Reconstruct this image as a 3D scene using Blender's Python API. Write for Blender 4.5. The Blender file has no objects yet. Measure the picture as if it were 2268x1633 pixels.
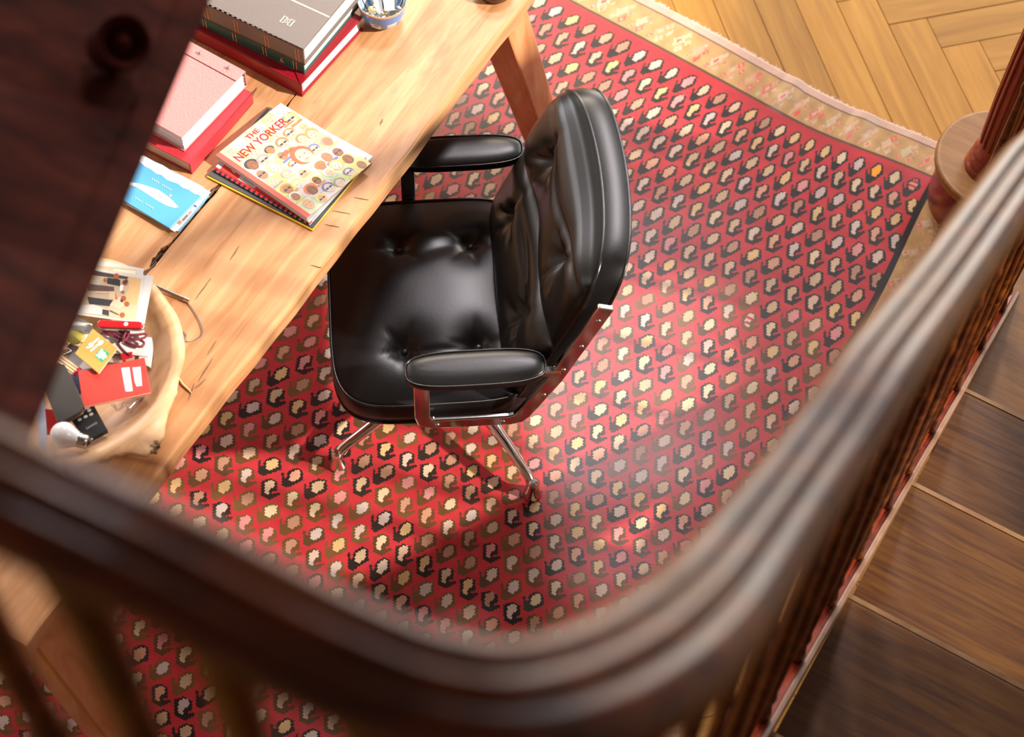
import bpy, bmesh, math, random
import numpy as np
from mathutils import Vector, Matrix

random.seed(7)
rng = np.random.default_rng(7)
SC = bpy.context.scene
COL = SC.collection
R_ = math.radians

# ------------------------------------------------------------------ camera
# camera 3.85 m above the floor, leaning over the stair rail, ~31 deg off plumb
CX, CY = 1134.0, 816.5
NAD = (1020.0, 3225.0)
FPX = 3970.0
CAM_H = 3.85
_dn = np.array([NAD[0] - CX, NAD[1] - CY, FPX]); _dn /= np.linalg.norm(_dn)
_up = -_dn
_F = np.array([0, 0, 1.0]) - _dn[2] * _dn; _F /= np.linalg.norm(_F)
_R = np.cross(_F, _up)

def U(px, py, z):
    """point of the room at height z seen at photograph pixel (px, py)"""
    r = np.array([px - CX, py - CY, FPX])
    w = np.array([r @ _R, r @ _F, r @ _up])
    t = (z - CAM_H) / w[2]
    return Vector((w[0] * t, w[1] * t, z))

def D(px, py, d):
    """point at distance d from the camera position"""
    r = np.array([px - CX, py - CY, FPX]); r /= np.linalg.norm(r)
    return Vector((r @ _R * d, r @ _F * d, CAM_H + r @ _up * d))

cam_d = bpy.data.cameras.new('camera')
cam = bpy.data.objects.new('camera', cam_d); COL.objects.link(cam)
m = Matrix(((_R[0], -_R[1], -_R[2], 0), (_F[0], -_F[1], -_F[2], 0), (_up[0], -_up[1], -_up[2], CAM_H), (0, 0, 0, 1)))
cam.matrix_world = m
cam_d.sensor_width = 36; cam_d.sensor_fit = 'HORIZONTAL'
cam_d.lens = FPX / 2268 * 36
cam_d.clip_start = 0.05
cam_d.dof.use_dof = True
cam_d.dof.focus_distance = 4.0
cam_d.dof.aperture_fstop = 3.3
SC.camera = cam

# ------------------------------------------------------------------ light
w = bpy.data.worlds.new('room_light'); SC.world = w; w.use_nodes = True
bg = w.node_tree.nodes['Background']
bg.inputs[0].default_value = (1.0, 0.96, 0.93, 1); bg.inputs[1].default_value = 0.20

def sun(name, az, el, strength, angle, color):
    d = bpy.data.lights.new(name, 'SUN'); d.energy = strength; d.angle = R_(angle); d.color = color
    o = bpy.data.objects.new(name, d); COL.objects.link(o)
    # travels towards azimuth az, falling at el
    v = Vector((math.cos(R_(az)) * math.cos(R_(el)), math.sin(R_(az)) * math.cos(R_(el)), -math.sin(R_(el))))
    o.rotation_euler = v.to_track_quat('-Z', 'Y').to_euler()
    o.location = (4, 1, 4)
    return o
sun('sun', 168, 35, 7.6, 2.2, (1.0, 0.91, 0.78))

def area(name, loc, target, sx, sy, power, color):
    d = bpy.data.lights.new(name, 'AREA'); d.shape = 'RECTANGLE'; d.size = sx; d.size_y = sy; d.energy = power; d.color = color
    o = bpy.data.objects.new(name, d); COL.objects.link(o); o.location = loc
    o.rotation_euler = (Vector(target) - Vector(loc)).to_track_quat('-Z', 'Y').to_euler()
    return o
# overhead lamp added for rug glare; glass doors and windows in the far walls
area('glare_lamp', (0.45, 5.4, 5.2), (0.25, 2.2, 0.0), 0.9, 0.7, 125, (1.0, 0.90, 0.93))
area('window_and_rim_light', (3.1, 5.7, 3.4), (0.2, 2.2, 0.8), 1.3, 1.8, 50, (0.90, 0.95, 1.0))
area('window_and_rim_light', (-3.0, 5.0, 2.2), (0.1, 2.2, 0.7), 1.2, 1.6, 60, (0.98, 0.95, 1.0))
area('window_and_rim_light', (-0.6, 6.3, 3.3), (-0.1, 0.5, 3.0), 1.6, 0.8, 95, (1.0, 0.85, 0.68))  # unseen lamp added to warm the far rim of the handrail
area('glass_door_light', (1.6, 6.4, 1.3), (0.3, 0.5, 1.9), 3.0, 2.0, 125, (1.0, 0.91, 0.80))
area('window_and_rim_light', (-3.2, 0.8, 3.0), (0, 2.0, 0.4), 1.0, 1.2, 12, (1.0, 0.95, 0.9))

SC.view_settings.view_transform = 'Standard'
SC.view_settings.look = 'None'
SC.view_settings.gamma = 1.0
SC.view_settings.use_curve_mapping = False
SC.view_settings.exposure = 0.12
SC.cycles.max_bounces = 8
SC.cycles.use_denoising = True

# ------------------------------------------------------------------ helpers
LOC = {}
WM = {}          # world matrices of parents

def tag(o, label=None, cat=None, group=None, kind=None):
    if label: o['label'] = label
    if cat: o['category'] = cat
    if group: o['group'] = group
    if kind: o['kind'] = kind
    return o

def thing(name, label, cat, loc=(0, 0, 0), rotz=0.0, group=None):
    o = bpy.data.objects.new(name, None); COL.objects.link(o)
    o.empty_display_size = 0.1
    M = Matrix.Translation(Vector(loc)) @ Matrix.Rotation(rotz, 4, 'Z')
    o.location = loc; o.rotation_euler = (0, 0, rotz)
    WM[o.name] = M
    return tag(o, label, cat, group)

def setting(name, loc=(0, 0, 0)):
    o = bpy.data.objects.new(name, None); COL.objects.link(o); o.location = loc
    WM[o.name] = Matrix.Translation(Vector(loc)); o['kind'] = 'structure'
    return o

def add(name, me, parent=None, local=False):
    """link a mesh; coordinates are world (or the parent's own frame when local)"""
    co = np.empty(len(me.vertices) * 3, 'f'); me.vertices.foreach_get('co', co); co = co.reshape(-1, 3)
    if len(co):
        c = (co.min(0) + co.max(0)) / 2; c[2] = co[:, 2].min()
    else:
        c = np.zeros(3)
    co -= c; me.vertices.foreach_set('co', co.ravel())
    me.update()
    o = bpy.data.objects.new(name, me); COL.objects.link(o)
    o.location = c; LOC[o.name] = Vector(c)
    if parent is not None:
        o.parent = parent
        P = WM[parent.name]
        if local:
            WM[o.name] = P @ Matrix.Translation(Vector(c))
            if parent.type == 'MESH': o.location = Vector(c) - LOC[parent.name]
        else:
            o.matrix_parent_inverse = P.inverted()
            WM[o.name] = Matrix.Translation(Vector(c))
    else:
        WM[o.name] = Matrix.Translation(Vector(c))
    return o

def mesh(verts, faces, mats, midx=None, smooth=False):
    me = bpy.data.meshes.new('m')
    me.from_pydata([tuple(v) for v in verts], [], faces)
    for mt in (mats if isinstance(mats, (list, tuple)) else [mats]): me.materials.append(mt)
    if midx is not None: me.polygons.foreach_set('material_index', midx)
    if smooth: me.polygons.foreach_set('use_smooth', [True] * len(me.polygons))
    me.update()
    return me

class MB:
    def __init__(s): s.v = []; s.f = []; s.m = []; s.sm = []
    def add(s, v, f, m=0, smooth=False):
        n = len(s.v); s.v += [tuple(x) for x in v]; s.f += [tuple(i + n for i in q) for q in f]; s.m += [m] * len(f); s.sm += [smooth] * len(f)
        return s
    def prism(s, poly, z0, z1, m=0):
        """poly = xy(z) list; extruded from z0 to z1"""
        n = len(poly)
        a = sum(poly[i][0] * poly[(i + 1) % n][1] - poly[(i + 1) % n][0] * poly[i][1] for i in range(n))
        if a < 0: poly = poly[::-1]
        v = [(p[0], p[1], z0) for p in poly] + [(p[0], p[1], z1) for p in poly]
        f = [tuple(range(n))[::-1], tuple(range(n, 2 * n))] + [(i, (i + 1) % n, n + (i + 1) % n, n + i) for i in range(n)]
        return s.add(v, f, m)
    def box(s, c, ax, ay, az, m=0):
        """centre and three half-axis vectors"""
        c, ax, ay, az = map(Vector, (c, ax, ay, az)); v = []
        for k in (-1, 1):
            for (i, j) in ((-1, -1), (1, -1), (1, 1), (-1, 1)): v.append(c + ax * i + ay * j + az * k)
        if ax.cross(ay).dot(az) < 0: f = [(0, 1, 2, 3), (7, 6, 5, 4), (4, 5, 1, 0), (5, 6, 2, 1), (6, 7, 3, 2), (7, 4, 0, 3)]
        else: f = [(3, 2, 1, 0), (4, 5, 6, 7), (0, 1, 5, 4), (1, 2, 6, 5), (2, 3, 7, 6), (3, 0, 4, 7)]
        return s.add(v, f, m)
    def sweep(s, path, prof, m=0, up=Vector((0, 0, 1)), closed=False, smooth=True, cap=True, scale=None):
        """prof: list of (side, up) offsets swept along path"""
        path = [Vector(p) for p in path]; n = len(path); k = len(prof); v = []
        for i, p in enumerate(path):
            if closed: t = path[(i + 1) % n] - path[i - 1]
            else: t = path[min(i + 1, n - 1)] - path[max(i - 1, 0)]
            t.normalize()
            u_ = up if abs(t.dot(up)) < 0.98 else Vector((1, 0, 0))
            sd = t.cross(u_).normalized(); uu = sd.cross(t).normalized()
            sc = scale[i] if scale else 1.0
            for (a, b) in prof: v.append(p + sd * a * sc + uu * b * sc)
        f = []
        for i in range(n if closed else n - 1):
            i2 = (i + 1) % n
            for j in range(k):
                j2 = (j + 1) % k
                f.append((i * k + j, i * k + j2, i2 * k + j2, i2 * k + j))
        s.add(v, f, m, smooth)
        if cap and not closed:
            s.add(v[:k], [tuple(range(k))[::-1]], m); s.add(v[-k:], [tuple(range(k))], m)
        return s
    def tube(s, path, r, m=0, k=8, closed=False, scale=None, up=Vector((0, 0, 1))):
        return s.sweep(path, [(math.cos(2 * math.pi * i / k) * r, math.sin(2 * math.pi * i / k) * r) for i in range(k)][::-1], m, up, closed, True, True, scale)
    def lathe(s, prof, c=(0, 0, 0), axis=Vector((0, 0, 1)), m=0, k=32, smooth=True):
        """prof (radius, height) list from bottom to top"""
        c = Vector(c); axis = Vector(axis).normalized()
        x = axis.orthogonal().normalized(); y = axis.cross(x); v = []
        for (r, h) in prof:
            for i in range(k):
                a = 2 * math.pi * i / k
                v.append(c + axis * h + (x * math.cos(a) + y * math.sin(a)) * r)
        f = []
        for j in range(len(prof) - 1):
            for i in range(k):
                i2 = (i + 1) % k
                f.append((j * k + i, j * k + i2, (j + 1) * k + i2, (j + 1) * k + i))
        s.add(v, f, m, smooth)
        s.add(v[:k], [tuple(range(k))[::-1]], m); s.add(v[-k:], [tuple(range(k))], m)
        return s
    def mesh(s, mats):
        me = bpy.data.meshes.new('m'); me.from_pydata(s.v, [], s.f)
        for mt in (mats if isinstance(mats, (list, tuple)) else [mats]): me.materials.append(mt)
        me.polygons.foreach_set('material_index', s.m); me.polygons.foreach_set('use_smooth', s.sm)
        me.update(); return me

def bevel(me, w, seg=2, angle=40):
    bm = bmesh.new(); bm.from_mesh(me)
    bmesh.ops.remove_doubles(bm, verts=bm.verts, dist=1e-6)
    es = [e for e in bm.edges if len(e.link_faces) == 2 and e.calc_face_angle(0) > R_(angle)]
    bmesh.ops.bevel(bm, geom=es, offset=w, segments=seg, affect='EDGES', profile=0.5, clamp_overlap=True)
    bm.to_mesh(me); bm.free(); me.update(); return me

def catmull(pts, n=8, closed=False):
    P = [Vector(p) for p in pts]; out = []; L = len(P)
    rg = range(L) if closed else range(L - 1)
    for i in rg:
        if closed: a, b, c, d = P[i - 1], P[i], P[(i + 1) % L], P[(i + 2) % L]
        else: a, b, c, d = P[max(i - 1, 0)], P[i], P[i + 1], P[min(i + 2, L - 1)]
        for j in range(n):
            t = j / n
            out.append(0.5 * ((2 * b) + (c - a) * t + (2 * a - 5 * b + 4 * c - d) * t * t + (3 * b - a - 3 * c + d) * t ** 3))
    if not closed: out.append(P[-1])
    return out

# ------------------------------------------------------------------ materials
def nodes(name):
    m = bpy.data.materials.new(name); m.use_nodes = True
    nt = m.node_tree; return m, nt, nt.nodes['Principled BSDF']

def plain(name, col, rough=0.5, metal=0.0, spec=0.5, coat=0.0, bump=0.0, bscale=200.0, var=0.0, sss=0.0, trans=0.0):
    m, nt, b = nodes(name)
    b.inputs['Base Color'].default_value = (*col, 1); b.inputs['Roughness'].default_value = rough
    b.inputs['Metallic'].default_value = metal; b.inputs['Specular IOR Level'].default_value = spec
    b.inputs['Coat Weight'].default_value = coat; b.inputs['Coat Roughness'].default_value = 0.2
    b.inputs['Transmission Weight'].default_value = trans
    tc = nt.nodes.new('ShaderNodeTexCoord')
    if bump:
        n = nt.nodes.new('ShaderNodeTexNoise'); n.inputs['Scale'].default_value = bscale; n.inputs['Detail'].default_value = 4
        nt.links.new(tc.outputs['Object'], n.inputs['Vector'])
        bp = nt.nodes.new('ShaderNodeBump'); bp.inputs['Strength'].default_value = bump; bp.inputs['Distance'].default_value = 0.002
        nt.links.new(n.outputs['Fac'], bp.inputs['Height']); nt.links.new(bp.outputs[0], b.inputs['Normal'])
    if var:
        n = nt.nodes.new('ShaderNodeTexNoise'); n.inputs['Scale'].default_value = 12; n.inputs['Detail'].default_value = 5
        nt.links.new(tc.outputs['Object'], n.inputs['Vector'])
        mx = nt.nodes.new('ShaderNodeMix'); mx.data_type = 'RGBA'
        mx.inputs[6].default_value = (*[c * (1 - var) for c in col], 1); mx.inputs[7].default_value = (*[min(1, c * (1 + var)) for c in col], 1)
        nt.links.new(n.outputs['Fac'], mx.inputs[0]); nt.links.new(mx.outputs[2], b.inputs['Base Color'])
    return m

def wood(name, dark, mid, light, ang=0.0, sc=(3, 40, 40), rough=0.45, coat=0.0, bump=0.15, stain=None, stain_scale=6.0, stain_lim=(0.6, 0.72), perobj=0.0, axis='X', spec=0.5):
    """grain runs along local x after turning by ang"""
    m, nt, b = nodes(name); L = nt.links.new
    tc = nt.nodes.new('ShaderNodeTexCoord'); mp0 = nt.nodes.new('ShaderNodeMapping'); mp = nt.nodes.new('ShaderNodeMapping')
    mp0.inputs['Rotation'].default_value = (0, 0, -ang)
    mp.inputs['Scale'].default_value = sc
    L(tc.outputs['Object'], mp0.inputs[0]); L(mp0.outputs[0], mp.inputs[0])
    oi = nt.nodes.new('ShaderNodeObjectInfo')
    ad = nt.nodes.new('ShaderNodeVectorMath'); ad.operation = 'ADD'
    ml = nt.nodes.new('ShaderNodeMath'); ml.operation = 'MULTIPLY'; ml.inputs[1].default_value = 37.0
    L(oi.outputs['Random'], ml.inputs[0])
    L(mp.outputs[0], ad.inputs[0]); L(ml.outputs[0], ad.inputs[1])
    n = nt.nodes.new('ShaderNodeTexNoise'); n.inputs['Scale'].default_value = 1.0; n.inputs['Detail'].default_value = 6; n.inputs['Roughness'].default_value = 0.62; n.inputs['Distortion'].default_value = 0.6
    L(ad.outputs[0], n.inputs['Vector'])
    cr = nt.nodes.new('ShaderNodeValToRGB'); e = cr.color_ramp.elements
    e[0].position = 0.3; e[0].color = (*dark, 1); e[1].position = 0.72; e[1].color = (*light, 1)
    x = e.new(0.5); x.color = (*mid, 1)
    L(n.outputs['Fac'], cr.inputs[0]); out = cr.outputs[0]
    if perobj:
        hs = nt.nodes.new('ShaderNodeHueSaturation')
        mr = nt.nodes.new('ShaderNodeMapRange'); mr.inputs[3].default_value = 1 - perobj; mr.inputs[4].default_value = 1 + perobj
        L(oi.outputs['Random'], mr.inputs[0]); L(mr.outputs[0], hs.inputs['Value']); L(out, hs.inputs['Color']); out = hs.outputs[0]
    if stain:
        n2 = nt.nodes.new('ShaderNodeTexNoise'); n2.inputs['Scale'].default_value = stain_scale; n2.inputs['Detail'].default_value = 8; n2.inputs['Roughness'].default_value = 0.65
        mp2 = nt.nodes.new('ShaderNodeMapping'); mp2.inputs['Scale'].default_value = (0.35, 1.6, 1)
        L(mp0.outputs[0], mp2.inputs[0]); L(mp2.outputs[0], n2.inputs['Vector'])
        mr = nt.nodes.new('ShaderNodeMapRange'); mr.inputs[1].default_value = stain_lim[0]; mr.inputs[2].default_value = stain_lim[1]; mr.inputs[4].default_value = 0.75
        L(n2.outputs['Fac'], mr.inputs[0])
        mx = nt.nodes.new('ShaderNodeMix'); mx.data_type = 'RGBA'; mx.inputs[7].default_value = (*stain, 1)
        L(mr.outputs[0], mx.inputs[0]); L(out, mx.inputs[6]); out = mx.outputs[2]
    L(out, b.inputs['Base Color'])
    b.inputs['Roughness'].default_value = rough; b.inputs['Coat Weight'].default_value = coat; b.inputs['Coat Roughness'].default_value = 0.12
    b.inputs['Specular IOR Level'].default_value = spec
    bp = nt.nodes.new('ShaderNodeBump'); bp.inputs['Strength'].default_value = bump; bp.inputs['Distance'].default_value = 0.002
    L(n.outputs['Fac'], bp.inputs['Height']); L(bp.outputs[0], b.inputs['Normal'])
    return m

def painted(name, rough=0.5, spec=0.5, bump=0.0, bscale=300, sheen=0.0, coat=0.0, var=0.0):
    """flat print / dyed wool: colour comes from the mesh's own colour attribute"""
    m, nt, b = nodes(name)
    a = nt.nodes.new('ShaderNodeVertexColor'); a.layer_name = 'Col'
    out = a.outputs[0]
    tc = nt.nodes.new('ShaderNodeTexCoord')
    if var:
        n = nt.nodes.new('ShaderNodeTexNoise'); n.inputs['Scale'].default_value = 9; n.inputs['Detail'].default_value = 9; n.inputs['Roughness'].default_value = .7
        nt.links.new(tc.outputs['Object'], n.inputs['Vector'])
        mr = nt.nodes.new('ShaderNodeMapRange'); mr.inputs[1].default_value = .3; mr.inputs[2].default_value = .7; mr.inputs[3].default_value = 1 - var; mr.inputs[4].default_value = 1 + var
        nt.links.new(n.outputs['Fac'], mr.inputs[0])
        hs = nt.nodes.new('ShaderNodeHueSaturation'); nt.links.new(mr.outputs[0], hs.inputs['Value']); nt.links.new(out, hs.inputs['Color']); out = hs.outputs[0]
    nt.links.new(out, b.inputs['Base Color'])
    b.inputs['Roughness'].default_value = rough; b.inputs['Specular IOR Level'].default_value = spec
    b.inputs['Sheen Weight'].default_value = sheen; b.inputs['Sheen Roughness'].default_value = 0.5; b.inputs['Coat Weight'].default_value = coat
    if bump:
        n = nt.nodes.new('ShaderNodeTexNoise'); n.inputs['Scale'].default_value = bscale; n.inputs['Detail'].default_value = 3
        nt.links.new(tc.outputs['Object'], n.inputs['Vector'])
        bp = nt.nodes.new('ShaderNodeBump'); bp.inputs['Strength'].default_value = bump; bp.inputs['Distance'].default_value = 0.002
        nt.links.new(n.outputs['Fac'], bp.inputs['Height']); nt.links.new(bp.outputs[0], b.inputs['Normal'])
    return m

M_PRINT = painted('printed_paper', 0.35, 0.4)
M_RUG = painted('kilim_wool', 0.30, 0.27, bump=0.06, bscale=260, sheen=0.0, var=0.16)
M_PAPER = plain('paper', (0.64, 0.63, 0.61), 0.6, bump=0.05)
M_LEATHER = plain('black_leather', (0.008, 0.008, 0.009), 0.33, spec=0.48, bump=0.05, bscale=160)
M_LEATHER_EDGE = plain('black_leather_piping', (0.012, 0.012, 0.013), 0.24, spec=0.7)
M_ALU = plain('polished_aluminium', (0.86, 0.85, 0.84), 0.10, metal=1.0)
M_STEEL = plain('steel', (0.6, 0.6, 0.6), 0.25, metal=1.0)
M_RAIL = wood('stair_varnished_wood', (0.022, 0.004, 0.0015), (0.075, 0.014, 0.002), (0.19, 0.050, 0.003), sc=(8, 30, 30), rough=0.42, coat=0.3, bump=0.04, spec=0.20)
M_NEWEL = wood('newel_red_mahogany', (0.10, 0.010, 0.004), (0.22, 0.025, 0.008), (0.33, 0.055, 0.014), sc=(20, 20, 6), rough=0.3, coat=0.3, bump=0.04)
M_TREAD = wood('stair_tread_oak', (0.040, 0.012, 0.003), (0.085, 0.030, 0.005), (0.135, 0.058, 0.009), ang=R_(-28.3), sc=(4, 60, 60), rough=0.36, bump=0.12, stain=(0.26, 0.15, 0.03), stain_scale=3.0, stain_lim=(0.58, 0.75), perobj=0.1)
M_DARKWOOD = wood('shade_darkened_wood', (0.015, 0.004, 0.003), (0.045, 0.009, 0.006), (0.08, 0.016, 0.01), sc=(6, 25, 25), rough=0.85, bump=0.05, spec=0.05)  # colour pulled near black to carry the shade on the backlit board
# ------------------------------------------------------------------ floor (herringbone parquet)
M_PARQ = wood('parquet_oak_along', (0.30, 0.130, 0.012), (0.38, 0.175, 0.018), (0.46, 0.23, 0.032), ang=0, sc=(2.2, 36, 36), rough=0.5, bump=0.06, perobj=0.13, coat=0.0, spec=0.3)
M_FLOORBASE = plain('floor_joint_dark', (0.10, 0.05, 0.02), 0.8)
floor = add('floor', MB().prism([(-3.2, -1.0), (3.6, -1.0), (3.6, 7.0), (-3.2, 7.0)], -0.06, -0.012).mesh(M_FLOORBASE))
tag(floor, kind='structure')
PW, PL = 0.116, 0.58
P0 = U(1600 + 860 / 3.395, 15 / 3.395, 0)
ua = R_(-73.25); UU = Vector((math.cos(ua), math.sin(ua), 0)); VV = Vector((-math.sin(ua), math.cos(ua), 0))
g = 0.0007
pm = bevel(MB().box((0, 0, -0.006), (PL / 2 - g, 0, 0), (0, PW / 2 - g, 0), (0, 0, 0.006)).mesh(M_PARQ), 0.0012, 1)
def plank_ok(c):
    # planks that the rug, the table and the stair hide altogether are left out
    if c.y > 5.6 or c.y < 2.2 or c.x > 2.6 or c.x < -0.3: return False
    a = Vector((-0.1, 3.75, 0)); b = Vector((1.05, 2.95, 0)); ab = b - a
    if c.x < 1.05:
        t = (c.x - a.x) / ab.x; yy = a.y + ab.y * t
        return c.y > yy - 0.32
    return c.y > 2.45
cnt = 0; rest = MB()
for t2 in range(-9, 10):
    for k in range(-60, 61):
        for kind in (0, 1):
            if kind == 0: u0, u1, v0, v1 = 0, PL, 0, PW
            else: u0, u1, v0, v1 = -PW, 0, 0, PL
            du = k * PW - t2 * PL; dv = k * PW + t2 * PL
            uc, vc = (u0 + u1) / 2 + du, (v0 + v1) / 2 + dv
            c = P0 + UU * uc + VV * vc
            if not plank_ok(c) or cnt >= 298:
                if -3.15 < c.x < 3.3 and -0.7 < c.y < 6.7:
                    ax_, bx_ = (UU, VV) if kind == 0 else (VV, UU)
                    rest.box(c + Vector((0, 0, -.0066)), ax_ * (PL / 2 - g), bx_ * (PW / 2 - g), (0, 0, .006))
                continue
            o = bpy.data.objects.new('plank', pm); COL.objects.link(o)
            o.location = (c.x, c.y, random.uniform(-0.0006, 0.0))
            o.rotation_euler = (0, 0, ua + (0 if kind == 0 else math.pi / 2) + (math.pi if random.random() < .5 else 0))
            o.parent = floor; o.matrix_parent_inverse = WM[floor.name].inverted(); cnt += 1

# outer wall on the right with the high window the sun comes through
M_WALL = plain('plaster', (.62, .58, .52), .9, bump=.1)
M_WINF = plain('window_paint', (.7, .68, .64), .5)
WX = 3.35; wy0, wy1, wz0, wz1 = 0.72, 3.75, 2.02, 4.30
def yz(y0, y1, z0, z1, x0=WX, x1=WX + .25): return [(x0, y0), (x1, y0), (x1, y1), (x0, y1)], z0, z1
b = MB()
for a_ in ((-1.0, 4.7, -.06, wz0), (-1.0, 4.7, wz1, 5.4), (-1.0, wy0, wz0, wz1), (wy1, 4.7, wz0, wz1), (2.00, 2.34, wz0, 2.88)):  # last piece: unseen block added to cast a shade band on the rug
    q_, z0, z1 = yz(*a_); b.prism(q_, z0, z1)
tag(add('wall_right', b.mesh(M_WALL)), kind='structure')
tag(add('ceiling', MB().prism([(-3.6, -1.2), (WX + .25, -1.2), (WX + .25, 3.3), (-3.6, 3.3)], 5.4, 5.6).mesh(plain('ceiling_brown', (.16, .10, .06), .8))), kind='structure')
tag(add('wall_left', MB().prism([(-3.6, -1.0), (-3.4, -1.0), (-3.4, 5.2), (-3.6, 5.2)], -.06, 5.4).mesh(M_WALL)), kind='structure')
tag(add('wall_back', MB().prism([(-3.6, -1.2), (WX + .25, -1.2), (WX + .25, -1.0), (-3.6, -1.0)], -.06, 5.4).mesh(plain('panelling', (.14, .08, .05), .6))), kind='structure')
w1 = setting('window_1', (WX, wy0, wz0))
for (y0, y1, z0, z1) in ((wy0, wy1, wz0, wz0 + .06), (wy0, wy1, wz1 - .06, wz1), (wy0, wy0 + .06, wz0 + .06, wz1 - .06), (wy1 - .06, wy1, wz0 + .06, wz1 - .06), (3.02, 3.07, wz0 + .06, wz1 - .06)):
    q_, z0, z1 = yz(y0, y1, z0, z1, WX + .10, WX + .16); add('window_frame', MB().prism(q_, z0, z1).mesh(M_WINF), w1)
tag(add('distant_planks', rest.mesh(M_PARQ), floor), kind='stuff')
# ------------------------------------------------------------------ rug
RUG_PTS=[(-1,0,1980,397),(-2,0,1937,381),(-3,0,1899,370),(-4,0,1860,354),(-5,0,1825,340),(-6,0,1792,325),(-7,0,1761,311),(-8,0,1728,294),(-9,0,1695,276),(-10,0,1663,259),(-11,0,1628,242),(-12,0,1594,222),(-13,0,1561,205),(-14,0,1524,187),(-15,0,1485,165),(-16,0,1448,145),(-17,0,1415,128),(-18,0,1382,111),(-19,0,1345,89),(-20,0,1305,69),(-21,0,1268,47),(-22,0,1229,27),(-23,0,1189,10),(0,0,2022,413),(-1,1,1985,484),(-2,2,1949,570),(-3,3,1902,663),(-4,4,1848,741),(-5,5,1802,825),(-6,6,1755,908),(-4,3,1853,640),(-5,3,1804,625),(-6,3,1758,605),(-7,3,1711,585),(-8,3,1665,568),(-9,3,1621,551),(-10,3,1575,532),(-11,3,1536,514),(-12,3,1494,494),(-13,3,1447,477),(-5,4,1802,723),(-6,4,1758,704),(-7,4,1712,684),(-8,4,1665,662),(-9,4,1617,643),(-10,4,1573,628),(-11,4,1528,609),(-12,4,1483,594),(-13,4,1437,575),(-7,5,1713,783),(-8,5,1664,765),(-9,5,1616,743),(-10,5,1570,723),(-11,5,1528,706),(-12,5,1479,686),(-13,5,1432,667),(-12,6,1480,780),(-11,6,1528,797),(-10,6,1571,814),(-9,6,1620,836),(-8,6,1667,858),(-7,6,1713,883),(-6,6,1763,902),(-12,7,1472,874),(-11,7,1522,900),(-10,7,1570,926),(-9,7,1615,947),(-8,7,1663,973),(-13,7,1430,857),(-14,7,1382,838),(-15,7,1332,814),(-12,8,1472,980),(-11,8,1520,1002),(-10,8,1569,1026),(-9,8,1612,1055),(-13,8,1425,953),(-14,8,1378,931),(-15,8,1331,910),(-16,8,1284,886),(-12,9,1470,1084),(-11,9,1517,1108),(-13,9,1422,1058),(-14,9,1372,1034),(-15,9,1324,1008),(-16,9,1282,985),(-10,9,1560,1134),(-12,10,1470,1185),(-13,10,1422,1164),(-14,10,1372,1137),(-15,10,1321,1116),(-16,10,1276,1084),(-18,10,1181,1034),(-19,10,1136,1007),(-15,11,1327,1209),(-16,11,1278,1182),(-17,11,1233,1155),(-18,11,1187,1125),(-19,11,1140,1097),(-20,11,1092,1069),(-21,11,1045,1042),(-22,11,1002,1022),(-23,11,955,999),(-15,12,1330,1309),(-16,12,1284,1279),(-17,12,1235,1255),(-18,12,1187,1231),(-19,12,1140,1198),(-20,12,1092,1171),(-21,12,1044,1144),(-22,12,998,1120),(-23,12,955,1096),(-24,12,901,1074),(-25,12,851,1051),(-26,12,806,1027),(-17,13,1235,1357),(-18,13,1187,1336),(-19,13,1136,1306),(-20,13,1090,1276),(-21,13,1043,1249),(-22,13,996,1225),(-23,13,950,1196),(-24,13,904,1171),(-25,13,855,1150),(-26,13,802,1130),(-20,14,1087,1389),(-21,14,1036,1360),(-22,14,990,1333),(-23,14,942,1306),(-24,14,893,1282),(-25,14,847,1260),(-26,14,800,1239),(-27,12,761,1003),(-28,12,710,977),(-29,12,661,954),(-30,12,610,926),(-27,13,753,1104),(-28,13,705,1080),(-29,13,657,1056),(-30,13,605,1032),(-31,13,552,1006),(-32,13,499,981),(-33,13,448,957),(-27,14,750,1215),(-28,14,696,1191),(-29,14,652,1165),(-30,14,602,1137),(-31,14,554,1109),(-32,14,499,1080),(-33,14,443,1056),(-34,14,396,1032),(-27,15,747,1318),(-28,15,700,1292),(-29,15,647,1265),(-30,15,595,1239),(-31,15,549,1215),(-32,15,499,1188),(-33,15,443,1157),(-34,15,394,1130),(-35,18,311,1456),(-34,18,363,1485),(-33,18,412,1515),(-32,18,459,1541)]

_P = np.array(RUG_PTS, float)
_W = np.array([U(x, y, 0)[:2] for _, _, x, y in RUG_PTS])
def _bas(I, K):
    I = I / 20.0; K = K / 10.0
    return np.stack([np.ones_like(I), I, K, I * I, I * K, K * K], -1)
_c2 = np.linalg.lstsq(_bas(_P[:, 0], _P[:, 1]), _W, rcond=None)[0]
_res = _W - _bas(_P[:, 0], _P[:, 1]) @ _c2
def _ker(I, K, J, L): return np.exp(-((I[:, None] - J[None]) ** 2 + 4 * (K[:, None] - L[None]) ** 2) / (2 * 5.0 ** 2))
_A = _ker(_P[:, 0], _P[:, 1], _P[:, 0], _P[:, 1])
_rw = np.linalg.solve(_A + 0.15 * np.eye(len(_A)), _res)
def rug_xy(I, K):
    I = np.asarray(I, float).ravel(); K = np.asarray(K, float).ravel()
    return _bas(I, K) @ _c2 + _ker(I, K, _P[:, 0], _P[:, 1]) @ _rw

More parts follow.
